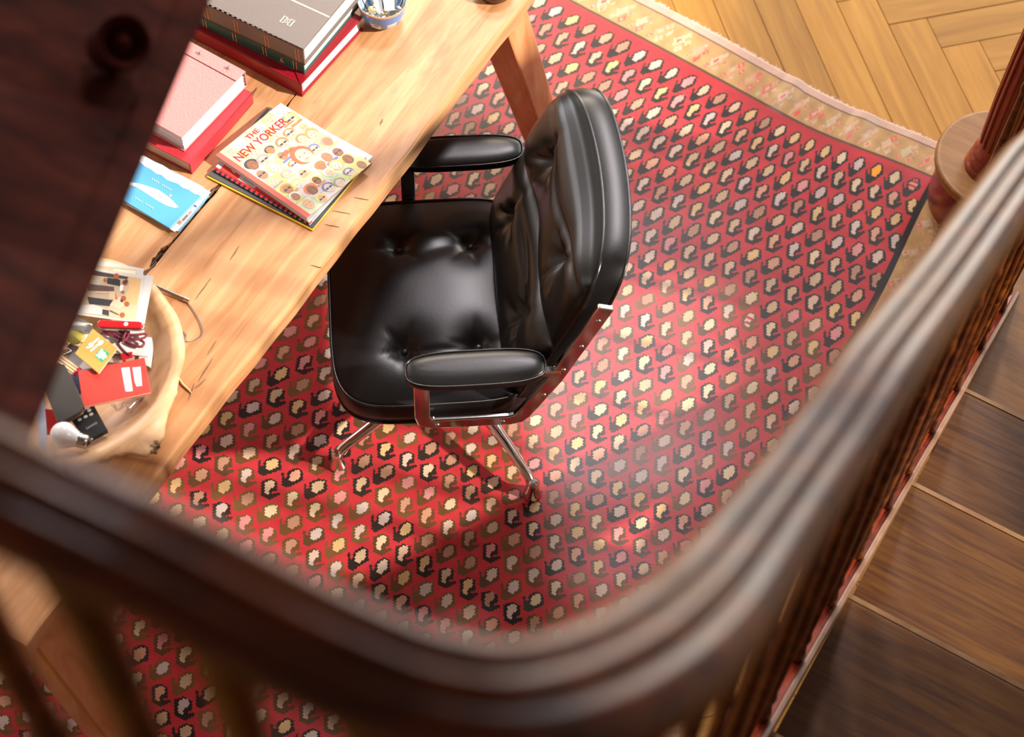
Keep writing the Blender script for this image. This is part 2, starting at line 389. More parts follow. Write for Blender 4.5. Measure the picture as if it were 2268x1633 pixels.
def pip(x, y, poly):
    ins = np.zeros(x.shape, bool); n = len(poly)
    for i in range(n):
        x1, y1 = poly[i]; x2, y2 = poly[(i + 1) % n]
        c = ((y1 > y) != (y2 > y)) & (x < (x2 - x1) * (y - y1) / (y2 - y1 + 1e-12) + x1)
        ins ^= c
    return ins
PA = [(0.055, -0.188), (0.345, -0.200), (0.386, 0.009), (-0.374, 0.365), (-0.591, 0.356), (-0.583, 0.196), (-0.639, 0.080), (-0.502, 0.042), (-0.475, 0.154), (-0.365, 0.128), (-0.347, -0.000), (-0.125, -0.112)]
PAi = [(0.078, -0.147), (0.231, -0.157), (0.206, -0.005), (-0.078, 0.153), (-0.237, 0.158), (-0.229, 0.002), (-0.083, -0.071)]
PB = [(-0.078, 0.328), (0.249, 0.314), (0.275, 0.503), (0.041, 0.594), (0.051, 0.620), (0.338, 0.528), (0.433, 0.541), (-0.049, 0.778), (-0.173, 0.841), (-0.439, 0.849), (-0.460, 0.475)]
PBi = [(-0.037, 0.361), (0.109, 0.351), (0.118, 0.443), (-0.075, 0.565), (-0.098, 0.667), (-0.293, 0.685), (-0.272, 0.474)]
def _gr(P, k):
    c = np.mean(P, 0); return [tuple(c + (np.array(p) - c) * k) for p in P]
PAi = _gr(PAi, 1.06); PBi = _gr(PBi, 1.08)
np_, nq = 16, 32
PMIN, PMAX, QMIN, QMAX = -34.0, 2.25, -1.34, 22.5
ps = np.arange(PMIN, PMAX + 1e-6, 1 / np_); qs = np.arange(QMIN, QMAX + 1e-6, 1 / nq)
GP, GQ = np.meshgrid(ps, qs)                       # rows = q
XY = rug_xy(GP - GQ, GQ)
Z = np.full(GP.size, 0.0065)
gp, gq = GP.ravel(), GQ.ravel()
rip = np.clip((-0.35 - gq) / 0.5, 0, 1) * (np.sin(gp * 1.9) * np.sin(gp * 0.63 + 1.0)) * np.exp(-((gp + 6.5) / 4.5) ** 2)
Z += 0.008 * np.clip(rip, 0, 1) + 0.0012 * (np.sin(gp * 0.8 + gq * .7) * np.sin(gq * 1.3) + 1)
nr, nc = GP.shape
idx = np.arange(nr * nc).reshape(nr, nc)
quads = np.stack([idx[:-1, :-1], idx[1:, :-1], idx[1:, 1:], idx[:-1, 1:]], -1).reshape(-1, 4)
cp = (GP[:-1, :-1] + .5 / np_).ravel(); cq = (GQ[:-1, :-1] + .5 / nq).ravel()
# colours of the dyed wool
red = np.array([0.40, 0.030, 0.036]); col = np.tile(red, (len(cp), 1))
abr = np.sin(cq * 7.3 + np.sin(cp * .7) * 1.3) * 0.5 + np.sin(cq * 17.1 + cp * .3) * .3      # abrash streaks
col *= (1 + 0.10 * abr)[:, None]
ci = cp - cq; ck = cq
K0 = np.floor(ck + 0.2); I0 = np.floor(ci + 0.6)
di, dk = ci - I0, ck - K0
cream = np.array([[.66, .52, .44], [.60, .50, .47], [.66, .36, .24], [.72, .50, .24], [.70, .30, .30], [.60, .44, .28], [.48, .27, .18], [.66, .47, .33], [.74, .60, .40]])
black = np.array([[.020, .014, .014], [.030, .02, .016], [.115, .052, .020], [.14, .066, .026], [.085, .042, .020], [.025, .017, .015]])
cream *= np.array([.74, .70, .68])
def hsh(a, b, s):
    h = np.sin(a * 12.9898 + b * 78.233 + s * 37.719) * 43758.5453
    return h - np.floor(h)
field = (cp < 0.62) & (cq > -0.42) & (K0 >= 0)
for (outer, inner, s) in ((PA, PAi, 1.0), (PB, PBi, 2.0)):
    # a little hand-woven irregularity per motif
    sx = 1 + (hsh(I0, K0, s + 5) - .5) * .14; sy = 1 + (hsh(I0, K0, s + 6) - .5) * .14
    cy = 0.08 if s == 1 else 0.58
    dx = (di + .1) * sx - .1; dy = (dk - cy) * sy + cy
    fo = pip(dx, dy, outer) & field; fi = pip(dx, dy, inner) & field
    cc = I0 + K0 * 0   # full motifs only
    edge_i = (I0 + K0 + (0.0)) <= 0.1
    fo &= edge_i; fi &= edge_i
    rowtone = (hsh(K0 * 0, K0, s + 9) * 2)
    bi = np.clip((hsh(I0, K0, s + 3) * 0.55 + hsh(np.floor(I0 / 4), K0, s + 4) * 0.45) * 6, 0, 5).astype(int)
    ii = (hsh(I0, K0, s + 2) * 9).astype(int) % 9
    hz = hsh(I0, K0, s + 3) * .6 + hsh(np.floor(I0 / 3), K0, s + 4) * .4
    dark = (K0 + hsh(K0, I0, 1.0) * 2 < 5.0) | (hz > .58)
    bi = np.where(dark, np.array([0, 1, 5])[(hsh(I0, K0, 31.0) * 3).astype(int) % 3], np.array([2, 3, 4])[(hsh(I0, K0, 32.0) * 3).astype(int) % 3])
    col[fo] = black[bi[fo]]
    col[fi] = cream[ii[fi]]
# one orange motif and a few striped ones
sp = field & pip(di, dk, PAi) & (I0 == -2) & (K0 == 0); col[sp] = (0.85, .30, .02)
st = field & pip(di, dk, PAi) & (((I0 == 0) & (K0 == 0)) | False)
st |= field & pip(di, dk, PBi) & (I0 == -8) & (K0 == 4)
st &= (np.floor(cq * 14) % 2 == 0); col[st] = red * .95
# outer borders
tan = np.array([.40, .24, .10])
bt = (cq <= -0.42) & (cq > -1.12); br = (cp >= 0.92) & (cq > -0.42)
col[bt | br] = tan
n1 = np.sin(cp * 5.1 + 2 * np.sin(cq * 4)) * np.sin(cq * 9 + cp * 1.7)
col[bt | br] *= (1 + .13 * n1[bt | br])[:, None]
bcol = np.array([[.72, .16, .14], [.74, .40, .34], [.70, .62, .56], [.66, .34, .26], [.62, .58, .46], [.75, .55, .45], [.78, .12, .10]])
bcol = np.array([b * .78 if b[1] < .2 else b * .38 + tan * .55 for b in bcol])
def flowers(u, v, msk, period, seed):
    J = np.round(u / period)
    for k, (off, vc, rr) in enumerate(((0, 0.0, .24), (0.48, .19, .15), (0.30, -.20, .15), (-.36, .22, .10), (.72, -.05, .12))):
        uu = u - J * period - off * period * .5 + (hsh(J, J * 0 + k, seed) - .5) * .12
        d = np.abs(uu) * 1.0 + np.abs(v - vc) * 1.15 + 0.25 * uu * np.sign(v - vc)
        c_i = (hsh(J, J * 0 + k, seed + 1) * 7).astype(int) % 7
        c_j = (hsh(J, J * 0 + k, seed + 2) * 7).astype(int) % 7
        a = msk & (d < rr); col[a] = bcol[c_i[a]]
        a = msk & (d < rr * .45); col[a] = bcol[c_j[a]]
flowers(cp, cq + 0.77, bt, 1.15, 11.0)
flowers(cq * 1.9, (cp - 1.45) * .6, br, 1.5, 21.0)
# black lines
col[(cq < -0.37) & (cq > -0.425) & (cp < 0.7)] = (.10, .05, .03)
saw = 0.035 * (np.floor(cq * 16) % 2)
col[(cp > 0.62 + saw) & (cp < 0.92 + saw) & (cq > -0.42)] = (.018, .013, .013)
col[(cp > 2.02 + saw) & (cq > -0.42)] = (.03, .02, .015)
col[(cq < -1.11) & (cq > -1.165)] = (.13, .07, .05)
cord = cq <= -1.165
col[cord] = np.array([.50, .33, .26]); col[cord] *= (1 + .25 * np.sin(cp[cord] * 43 + cq[cord] * 30))[:, None]
# skirt so that the rug has a thickness
verts = np.column_stack([XY, Z])
bnd = np.concatenate([idx[0, :], idx[1:, -1], idx[-1, -2::-1], idx[-2:0:-1, 0]])
nv = len(verts); low = verts[bnd].copy(); low[:, 2] = 0.0006
verts = np.concatenate([verts, low]); nb = len(bnd)
sk = np.stack([bnd, np.roll(bnd, -1), nv + (np.arange(nb) + 1) % nb, nv + np.arange(nb)], -1)
allq = np.concatenate([quads, sk]); acol = np.concatenate([col, np.tile([.3, .15, .1], (nb, 1))])
me = bpy.data.meshes.new('m')
me.vertices.add(len(verts)); me.vertices.foreach_set('co', verts.astype('f').ravel())
me.loops.add(len(allq) * 4); me.loops.foreach_set('vertex_index', allq.astype('i').ravel())
me.polygons.add(len(allq)); me.polygons.foreach_set('loop_start', np.arange(0, len(allq) * 4, 4, dtype='i'))
me.polygons.foreach_set('loop_total', np.full(len(allq), 4, 'i'))
me.materials.append(M_RUG); me.update(calc_edges=True)
ca = me.color_attributes.new('Col', 'FLOAT_COLOR', 'CORNER')
cc4 = np.ones((len(allq), 4, 4), 'f'); cc4[:, :, :3] = np.clip(acol, 0, 1)[:, None, :]
ca.data.foreach_set('color', cc4.ravel())
me.polygons.foreach_set('use_smooth', [True] * len(allq))
rug = add('rug', me)
tag(rug, 'large red flat-woven rug with rows of small hooked motifs under desk and chair', 'rug')
# frayed warp ends along the far edge
fb = MB()
for p_ in np.arange(-24, 2.2, 0.11):
    a, b_ = rug_xy([p_ - QMIN + random.uniform(-.04, .04)], [QMIN])[0], rug_xy([p_ + .06 - QMIN + .1], [QMIN])[0]
    c_ = rug_xy([p_ + .03 - QMIN + .16], [QMIN - random.uniform(.03, .11)])[0]
    fb.add([(a[0], a[1], .005), (b_[0], b_[1], .005), (c_[0], c_[1], .002), (a[0], a[1], .001), (b_[0], b_[1], .001)], [(0, 1, 2), (0, 2, 3), (1, 4, 2)])
tag(add('fringe', fb.mesh(plain('fringe_wool', (.52, .36, .29), .8)), rug), kind='stuff')

# ------------------------------------------------------------------ desk
TZ = 0.75; TT = 0.046
TC = U(60, 1431, TZ); te = Vector((.463, .886, 0)).normalized(); tw = Vector((-te.y, te.x, 0))   # along, across
TLEN, TWID = 2.35, 0.86
tang = math.atan2(te.y, te.x)
M_DESK = wood('desk_old_pine', (.37, .155, .055), (.53, .265, .12), (.64, .375, .20), ang=tang, sc=(2.2, 26, 26), rough=0.33, bump=0.22, stain=(.30, .15, .07), stain_scale=9.0, stain_lim=(.57, .70), coat=0.12)
M_DESKDARK = wood('desk_crack_wood', (.07, .035, .018), (.14, .07, .035), (.24, .13, .07), ang=tang, sc=(6, 60, 60), rough=0.7, bump=0.5)
M_LEG = wood('desk_leg_pine', (.42, .15, .05), (.58, .26, .11), (.68, .36, .18), sc=(20, 20, 3), rough=0.35, bump=0.1, coat=0.3)
desk = thing('desk', 'long old pine plank desk with worn top and splayed square legs', 'table', (TC + te * 1.1 + tw * .4).xy.to_3d())
def TP(a, b, z=TZ): p = TC + te * a + tw * b; return Vector((p.x, p.y, z))
def jag(seed, amp):
    r = random.Random(seed); ph = [r.uniform(0, 6.28) for _ in range(6)]
    def f(x):
        base = 0.0009 + 0.0007 * math.sin(x * 9 + ph[0])
        k = sum(math.exp(-((x - c) / s_) ** 2) * a_ for (c, s_, a_) in amp)
        return base + k * (0.65 + .35 * math.sin(x * 70 + ph[1]) + .22 * math.sin(x * 173 + ph[2]) + .12 * math.sin(x * 390 + ph[3]))
    return f
amp1 = [(.80, .075, .012), (1.03, .07, .009), (1.26, .03, .006), (.45, .04, .004)]
j1 = jag(1, amp1); j1b = jag(2, [(.8, .04, .003), (1.05, .05, .003), (1.3, .025, .004)])
xs = [i * 0.006 for i in range(int(TLEN / .006) + 1)]
def plank_poly(b0, b1, f0=None, f1=None):
    lo = [(x, b0 + (f0(x) if f0 else 0)) for x in xs]; hi = [(x, b1 - (f1(x) if f1 else 0)) for x in xs]
    return lo, hi
def plank_mesh(b0, b1, f0, f1, rough_edge):
    n = len(xs); v = []; f = []
    nb = 8
    for i, x in enumerate(xs):
        l = b0 + (f0(x) if f0 else 0.0); h = b1 - (f1(x) if f1 else 0.0)
        if rough_edge: l += 0.0018 * math.sin(x * 4.1) + .0012 * math.sin(x * 13) + .0008 * math.sin(x * 41)
        rr = 0.007 if rough_edge else 0.0015
        row = [(l, TZ - TT), (l, TZ - rr * 1.4), (l + rr * .35, TZ - rr * .45), (l + rr * 1.3, TZ), (l + (h - l) * .35, TZ), (l + (h - l) * .7, TZ), (h - .0015, TZ), (h, TZ - .0018), (h, TZ - TT)]
        for (b, z) in row:
            zz = z
            if z == TZ: zz = z - .0006 * (1 + math.sin(x * 7 + b * 31)) 
            p = TP(x, b, zz); v.append(p)
    k = 9
    for i in range(n - 1):
        for j in range(k):
            j2 = (j + 1) % k
            f.append((i * k + j, i * k + j2, (i + 1) * k + j2, (i + 1) * k + j)[::-1])
    f.append(tuple(range(k))); f.append(tuple(range((n - 1) * k, n * k))[::-1])
    me = mesh(v, f, M_DESK); return me
add('plank', plank_mesh(0, .300, None, j1b, True), desk)
add('plank', plank_mesh(.301, .575, j1, None, False), desk)
add('plank', plank_mesh(.5765, TWID, None, None, False), desk)
# splintered wood that lies bare in the split between the two front planks
sb = MB()
r3 = random.Random(5)
sb.prism([TP(0.02, .285).xy, TP(TLEN - .02, .285).xy, TP(TLEN - .02, .330).xy, TP(0.02, .330).xy], TZ - TT + .006, TZ - .013)
for (c, s_, a_) in amp1[:3]:
    for i in range(16):
        x = c + r3.gauss(0, s_ * .7); b = .301 + r3.uniform(0, a_ * .9); l_ = r3.uniform(.01, .05)
        zt = TZ - r3.uniform(.001, .006); wd = r3.uniform(.0006, .0016)
        sb.box(TP(x, b, zt - .006), te * l_ / 2, tw * wd, Vector((0, 0, .006)))
add('split', sb.mesh(M_DESKDARK), desk)
# nicks and gouges on the front plank
gb = MB()
for (px, py, l_, w_, a_) in ((424, 868, .02, .0012, .3), (455, 820, .03, .0015, 0.1), (470, 770, .018, .001, .1), (445, 850, .016, .002, -.2), (735, 500, .016, .0009, 1.9), (755, 470, .02, .0009, 1.9), (800, 440, .016, .0008, 1.9), (560, 208, .02, .0035, .15), (700, 590, .012, .0008, 1.8), (845, 270, .01, .002, .2), (450, 640, .03, .001, .05), (520, 560, .02, .0012, .1)):
    p = U(px, py, TZ); d = Vector((math.cos(tang + a_), math.sin(tang + a_), 0)); q = Vector((-d.y, d.x, 0))
    pts = [p + d * l_ * t + q * w_ * math.sin(t * 5 + px) * .3 for t in (-1, -.6, -.2, .2, .6, 1)]
    lo = [x - q * w_ * (1 - abs(i - 2.5) / 2.6) for i, x in enumerate(pts)]; hi = [x + q * w_ * (1 - abs(i - 2.5) / 2.6) for i, x in enumerate(pts)]
    gb.prism([(x.x, x.y) for x in lo] + [(x.x, x.y) for x in hi[::-1]], TZ - .002, TZ + .0003)
tag(add('scratches', gb.mesh(M_DESKDARK), desk), kind='stuff')
# frame under the top: aprons and legs
ab = MB(); ab.prism([TP(.12, .10).xy, TP(TLEN - .12, .10).xy, TP(TLEN - .12, .125).xy, TP(.12, .125).xy], TZ - TT - .09, TZ - TT)
add('apron', bevel(ab.mesh(M_LEG), .003), desk)
ab = MB(); ab.prism([TP(.12, TWID - .13).xy, TP(TLEN - .12, TWID - .13).xy, TP(TLEN - .12, TWID - .105).xy, TP(.12, TWID - .105).xy], TZ - TT - .09, TZ - TT)
add('apron', bevel(ab.mesh(M_LEG), .003), desk)
def leg(top, foot, w0, w1):
    ax = (foot - top).normalized(); v = []
    for p, hw in ((top, w0), (foot, w1)):
        for (i, j) in ((-1, -1), (1, -1), (1, 1), (-1, 1)): v.append(p + te * i * hw + tw * j * hw)
    f = [(0, 1, 2, 3), (7, 6, 5, 4), (4, 5, 1, 0), (5, 6, 2, 1), (6, 7, 3, 2), (7, 4, 0, 3)]
    me = mesh(v, f, M_LEG); bm = bmesh.new(); bm.from_mesh(me); bmesh.ops.recalc_face_normals(bm, faces=bm.faces); bm.to_mesh(me); bm.free()
    return bevel(me, .006)
wout = -tw
ztop = TZ - TT
for (a, b, sx, sy) in ((.07, .07, .0, .13), (1.876, .105, .17, .08), (.07, TWID - .1, .0, -.15), (1.876, TWID - .12, .17, -.08)):
    top = TP(a, b, ztop); foot = TP(a + sx, b - sy, 0.0075 if sy > 0 or True else 0)
    add('leg', leg(top, foot, .050, .040), desk)
add('leg_crossbar', bevel(MB().prism([TP(.05, .08).xy, TP(.05, TWID - .08).xy, TP(.09, TWID - .08).xy, TP(.09, .08).xy], ztop - .07, ztop).mesh(M_LEG), .003), desk)
# ------------------------------------------------------------------ chair (own frame: x forward, y left)
CH = thing('armchair', 'black leather tufted swivel chair with polished metal arms, pulled up to the desk', 'chair', (-.176, 2.243, 0.008), R_(187))
def L_(name, me, parent=CH): return add(name, me, parent, local=True)
def sup(a, b, n, t):
    c, s = math.cos(t), math.sin(t)
    r = 1 / ((abs(c) / a) ** n + (abs(s) / b) ** n) ** (1 / n)
    return r * c, r * s
SXC, SA, SB = 0.012, 0.232, 0.276
SBT = [(.083, .138), (.083, -.138), (-.083, .138), (-.083, -.138)]
def seat_z(x, y, t):
    z = .438 + .034 * (1 - t ** 2.6)
    for i, (bx, by) in enumerate(SBT):
        dx, dy = x - SXC * 0 - bx, y - by
        d = math.hypot(dx, dy); th = math.atan2(dy, dx)
        z -= .017 * math.exp(-(d / .022) ** 2) + .010 * math.exp(-(d / .055) ** 2)
        for k, a0 in enumerate((.3, 1.5, 2.9, 4.4, 5.4)):
            dd = abs((th - a0 - i * .9 + math.pi) % (2 * math.pi) - math.pi)
            z -= .0032 * math.exp(-(dd / .13) ** 2) * math.exp(-((d - .035) / .022) ** 2)
    # slack crease between the near buttons
    z -= .003 * math.exp(-((y - .150) / .008) ** 2) * math.exp(-(x / .07) ** 2)
    z -= .004 * math.exp(-((y + .12 - .3 * x) / .02) ** 2) * math.exp(-(x / .08) ** 2)
    return z
NR, NT = 44, 128
v = [(SXC, 0, seat_z(SXC, 0, 0))]; f = []
for i in range(1, NR + 1):
    t = i / NR
    for j in range(NT):
        x, y = sup(SA * t, SB * t, 2.2 + 2.6 * t, 2 * math.pi * j / NT); x += SXC
        v.append((x, y, seat_z(x, y, t)))
for j in range(NT): f.append((0, 1 + j, 1 + (j + 1) % NT))
for i in range(NR - 1):
    for j in range(NT):
        a, b = 1 + i * NT, 1 + (i + 1) * NT; j2 = (j + 1) % NT
        f.append((a + j, b + j, b + j2, a + j2))
last = 1 + (NR - 1) * NT
for (k, z) in ((1.012, .430), (1.02, .40), (1.012, .372), (.97, .364)):
    base = len(v)
    for j in range(NT):
        x, y = sup(SA * k, SB * k, 4.8, 2 * math.pi * j / NT); v.append((x + SXC, y, z))
    for j in range(NT): f.append((last + j, base + j, base + (j + 1) % NT, last + (j + 1) % NT))
    last = base
f.append(tuple(last + j for j in range(NT))[::-1])
seat = L_('seat_cushion', mesh(v, f, M_LEATHER, smooth=True))
for (k, z) in ((1.006, .4385), (1.012, .370)):
    b = MB().tube([(sup(SA * k, SB * k, 4.8, 2 * math.pi * j / NT)[0] + SXC, sup(SA * k, SB * k, 4.8, 2 * math.pi * j / NT)[1], z) for j in range(NT)], .0032, closed=True)
    L_('piping', b.mesh(M_LEATHER_EDGE), seat)
def button(c, n, r=.0085):
    return MB().lathe([(r * .9, -.003), (r, 0), (r * .85, .0025), (r * .45, .004), (.0005, .0045)], c, n, k=20).mesh(M_LEATHER_EDGE)
for (bx, by) in SBT: L_('button', button((bx, by, seat_z(bx, by, .4) - .0005), (0, 0, 1)), seat)

# back
def fx(z): return -.177 - .385 * (z - .395)
BW = .272
def back_pt(u, h, side):
    """u -1..1 across, h 0..1 up; side 'f' front of cushion, 'p' piping, 'r' rear of shell"""
    ztop = .872 - .03 * abs(u) ** 8
    zb = .43 + .0 * u
    z = zb + (ztop - zb) * h
    narrowing = 1 - .06 * max(0, (h - .8) / .2) ** 2 * 1 - .03 * (1 - h) ** 4
    y = u * BW * narrowing
    x = fx(z) - .030 * (1 - abs(u) ** 2.0) * (0.35 + .65 * h) + .018 * h
    if side == 'r': return (x - .026, y, z)
    if side == 'p': return (x + .028, y, z)
    e = (1 - abs(u) ** 5) ** .5 if abs(u) < 1 else 0
    if h < .5: q = math.sin(math.pi * min(1, h / .5)) if False else (1 - abs((h - .25) / .25) ** 3.2)
    else: q = (1 - abs((h - .75) / .25) ** 3.2)
    q = max(q, 0) ** .5
    th = .028 + e * (.012 * (1 if .03 < h < .97 else 0) * min(1, h / .06, (1 - h) / .06) + .050 * q)
    # tufts and slack folds
    for (bu, bh) in BBT:
        dy = (u - bu) * BW; dz = (h - bh) * .44; d = math.hypot(dy, dz); a = math.atan2(dz, dy)
        th -= e * (.024 * math.exp(-(d / .024) ** 2) + .012 * math.exp(-(d / .06) ** 2))
        for k, a0 in enumerate((-2.0, -1.2, .5, 2.3)):
            dd = abs((a - a0 - bu + math.pi) % (2 * math.pi) - math.pi)
            th -= e * .007 * math.exp(-(dd / .18) ** 2) * math.exp(-((d - .045) / .028) ** 2)
    th += e * .007 * math.sin(u * 5.2 + h * 9 + .6) * math.sin(h * math.pi)
    # long slack folds parallel to the top edge, and a soft dent near the lower corner
    th -= e * .012 * math.exp(-((h - .88 + .05 * math.cos(u * 2.6)) / .022) ** 2) * (0.6 + .4 * math.sin(u * 3))
    th -= e * .010 * math.exp(-((h - .17 - .12 * u) / .03) ** 2) * math.exp(-((u - .65) / .3) ** 2)
    th -= e * .008 * math.exp(-((h - .40 + .06 * u) / .025) ** 2) * math.exp(-((u - .1) / .5) ** 2)
    return (x + th, y, z + (.012 * (1 - e * q) if h > .9 else 0) * 0)
BBT = [(-.47, .74), (.47, .74), (-.47, .30), (.47, .30)]
def grid(fn, nu, nh):
    v = [fn(-1 + 2 * i / nu, j / nh) for j in range(nh + 1) for i in range(nu + 1)]
    f = [(j * (nu + 1) + i, (j + 1) * (nu + 1) + i, (j + 1) * (nu + 1) + i + 1, j * (nu + 1) + i + 1) for j in range(nh) for i in range(nu)]
    return v, f
v, f = grid(lambda u, h: back_pt(u, h, 'f'), 110, 110)
L_('back_cushion', mesh(v, f, M_LEATHER, smooth=True))
# shell behind the cushion
def outline(side, grow=0.0, n=40):
    P = []
    for i in range(n + 1): P.append(back_pt(-1, i / n, side))
    for i in range(1, n + 1): P.append(back_pt(-1 + 2 * i / n, 1, side))
    for i in range(1, n + 1): P.append(back_pt(1, 1 - i / n, side))
    for i in range(1, n): P.append(back_pt(1 - 2 * i / n, 0, side))
    return P
of, orr = outline('p'), outline('r'); n = len(of)
om = [tuple((Vector(a) + Vector(b)) / 2 + (Vector((0, 0, .006)) if a[2] > .8 else Vector((0, .004 if a[1] > 0 else -.004, 0)))) for a, b in zip(of, orr)]
v = of + om + orr; f = []
for k in (0, 1):
    for i in range(n): f.append((k * n + i, (k + 1) * n + i, (k + 1) * n + (i + 1) % n, k * n + (i + 1) % n)[::-1])
sh = mesh(v, f, M_LEATHER, smooth=True)
shell = L_('back_shell', sh)
v, f = grid(lambda u, h: back_pt(u, h, 'r'), 24, 24)
L_('back_panel', mesh(v, [q[::-1] for q in f], M_LEATHER, smooth=True), shell)
for o_ in (of, orr):
    L_('piping', MB().tube(o_, .003, closed=True, k=8, up=Vector((1, 0, 0))).mesh(M_LEATHER_EDGE), shell)
for (bu, bh) in BBT:
    p = Vector(back_pt(bu, bh, 'f')); nn = Vector((.93, 0, .37))
    L_('button', button(p + nn * .001, nn), shell)

# arms
def rbar(path, wl, wi, lat=Vector((0, 1, 0)), r=.004):
    prof = [(-wi, -wl), (wi, -wl), (wi, wl), (-wi, wl)]
    b = MB(); path = [Vector(p) for p in path]; v = []
    nn = len(path)
    for i, p in enumerate(path):
        t0 = (p - path[i - 1]).normalized() if i > 0 else (path[1] - p).normalized()
        t1 = (path[i + 1] - p).normalized() if i < nn - 1 else t0
        t = (t0 + t1).normalized(); sd = t.cross(lat).normalized()
        k = 1 / max(.5, t.dot(t1))
        for (a, l) in prof: v.append(p + sd * a * k + lat * l)
    f = []
    for i in range(nn - 1):
        for j in range(4): f.append((i * 4 + j, i * 4 + (j + 1) % 4, (i + 1) * 4 + (j + 1) % 4, (i + 1) * 4 + j))
    f.append((3, 2, 1, 0)); f.append(tuple(range((nn - 1) * 4, nn * 4)))
    me = mesh(v, f, M_ALU); bm = bmesh.new(); bm.from_mesh(me); bmesh.ops.recalc_face_normals(bm, faces=bm.faces); bm.to_mesh(me); bm.free()
    return bevel(me, r, 3, 50)
for s in (1, -1):
    y = (.297 if s > 0 else .290) * s
    path = [(.052, y, .592), (.052, y, .43), (.047, y, .405), (.03, y, .396), (-.14, y, .394), (-.160, y, .400), (-.172, y, .418), (-.235, y, .56), (-.262, y, .64), (-.322, y, .815), (-.326, y, .826)]
    if s < 0: path = path[:-2] + [(-.285, y, .70)]
    fr = L_('arm_frame', rbar(path, .0075, .0172))
    L_('arm_bar', rbar([(-.16, y, .585), (-.245, y, .588)], .010, .009), fr)
    for (x, z) in ((.02, .396), (-.125, .394), (-.212, .50), (-.25, .60), (-.283, .69), (-.312, .785))[:6 if s > 0 else 4]:
        L_('screw', MB().lathe([(.0058, -.001), (.0058, .0015), (.0045, .0028), (.0005, .0032)], (x, y + s * .0078, z), (0, s, 0), k=16).mesh(M_STEEL), fr)
    # padded armrest
    NP_, NK = 96, 12; v = []; f = []
    ax, ay, cx = .149, .043, -.064
    def stad(k, t):
        c, sn = math.cos(t), math.sin(t); n_ = 2.9
        r = 1 / ((abs(c) / (ax * k)) ** n_ + (abs(sn) / ((ay if k == 1 else ay - ax * (1 - k)))) ** n_) ** (1 / n_)
        return r * c, r * sn
    rings = [(-.020, .575), (-.008, .580), (0.0, .592), (0.0, .604), (-.002, .6105), (-.006, .6125), (-.012, .615), (-.024, .617), (-.036, .6175)]
    for (off, z) in rings:
        for j in range(NP_):
            t = 2 * math.pi * j / NP_; c, sn = math.cos(t), math.sin(t); n_ = 3.3
            a_, b_ = ax + off, ay + off
            r = 1 / ((abs(c) / a_) ** n_ + (abs(sn) / b_) ** n_) ** (1 / n_)
            v.append((cx + r * c, y * .985 + r * sn, z))
    for i in range(len(rings) - 1):
        for j in range(NP_): f.append((i * NP_ + j, i * NP_ + (j + 1) % NP_, (i + 1) * NP_ + (j + 1) % NP_, (i + 1) * NP_ + j))
    f.append(tuple(range(NP_))[::-1]); f.append(tuple(range((len(rings) - 1) * NP_, len(rings) * NP_)))
    pad = L_('armrest', mesh(v, f, M_LEATHER, smooth=True))
    pp = [(cx + (p[0] - cx) * .998, p[1], .6105) for p in v[3 * NP_:4 * NP_]]
    L_('piping', MB().tube(pp, .0022, closed=True, k=6).mesh(M_LEATHER_EDGE), pad)
# pan, column, star base
L_('seat_pan', bevel(MB().prism([(-.19, -.22), (.2, -.22), (.2, .22), (-.19, .22)], .335, .366).mesh(M_ALU), .01))
L_('column', MB().lathe([(.045, .09), (.05, .10), (.05, .13), (.03, .15), (.026, .28), (.055, .30), (.055, .338)], (-.03, 0, 0)).mesh(M_ALU))
for k in range(4):
    a = R_(-51.6 + 90 * k - 187); d = Vector((math.cos(a), math.sin(a), 0)); c0 = Vector((-.03, 0, 0))
    pth = [c0 + d * r + Vector((0, 0, z)) for r, z in ((.03, .125), (.10, .118), (.20, .098), (.29, .074), (.318, .066), (.333, .052))]
    lg = MB().sweep(pth, [(-.012, -.008), (-.004, -.013), (.004, -.013), (.012, -.008), (.012, .006), (.004, .012), (-.004, .012), (-.012, .006)][::-1], scale=[1.5, 1.3, 1.1, .95, .9, .9]).mesh(M_ALU)
    lo = L_('base_leg', lg)
    fp = c0 + d * .337
    L_('foot', MB().lathe([(.0215, .0), (.0225, .004), (.020, .010), (.015, .03), (.0125, .052), (.012, .062), (.006, .068)], fp, k=24).mesh(M_ALU), lo)
# ------------------------------------------------------------------ things on the desk
def colmesh(polys, mat):
    """polys: list of (list of 3-D points, colour); one mesh with its own colours"""
    v = []; f = []; c = []
    for P, cl in polys:
        n = len(v); v += [tuple(p) for p in P]; f.append(tuple(range(n, n + len(P)))); c.append(cl)
    me = mesh(v, f, mat)
    ca = me.color_attributes.new('Col', 'FLOAT_COLOR', 'CORNER')
    i = 0
    for q, cl in zip(me.polygons, c):
        for _ in q.vertices: ca.data[i].color = (*cl, 1); i += 1
    return me

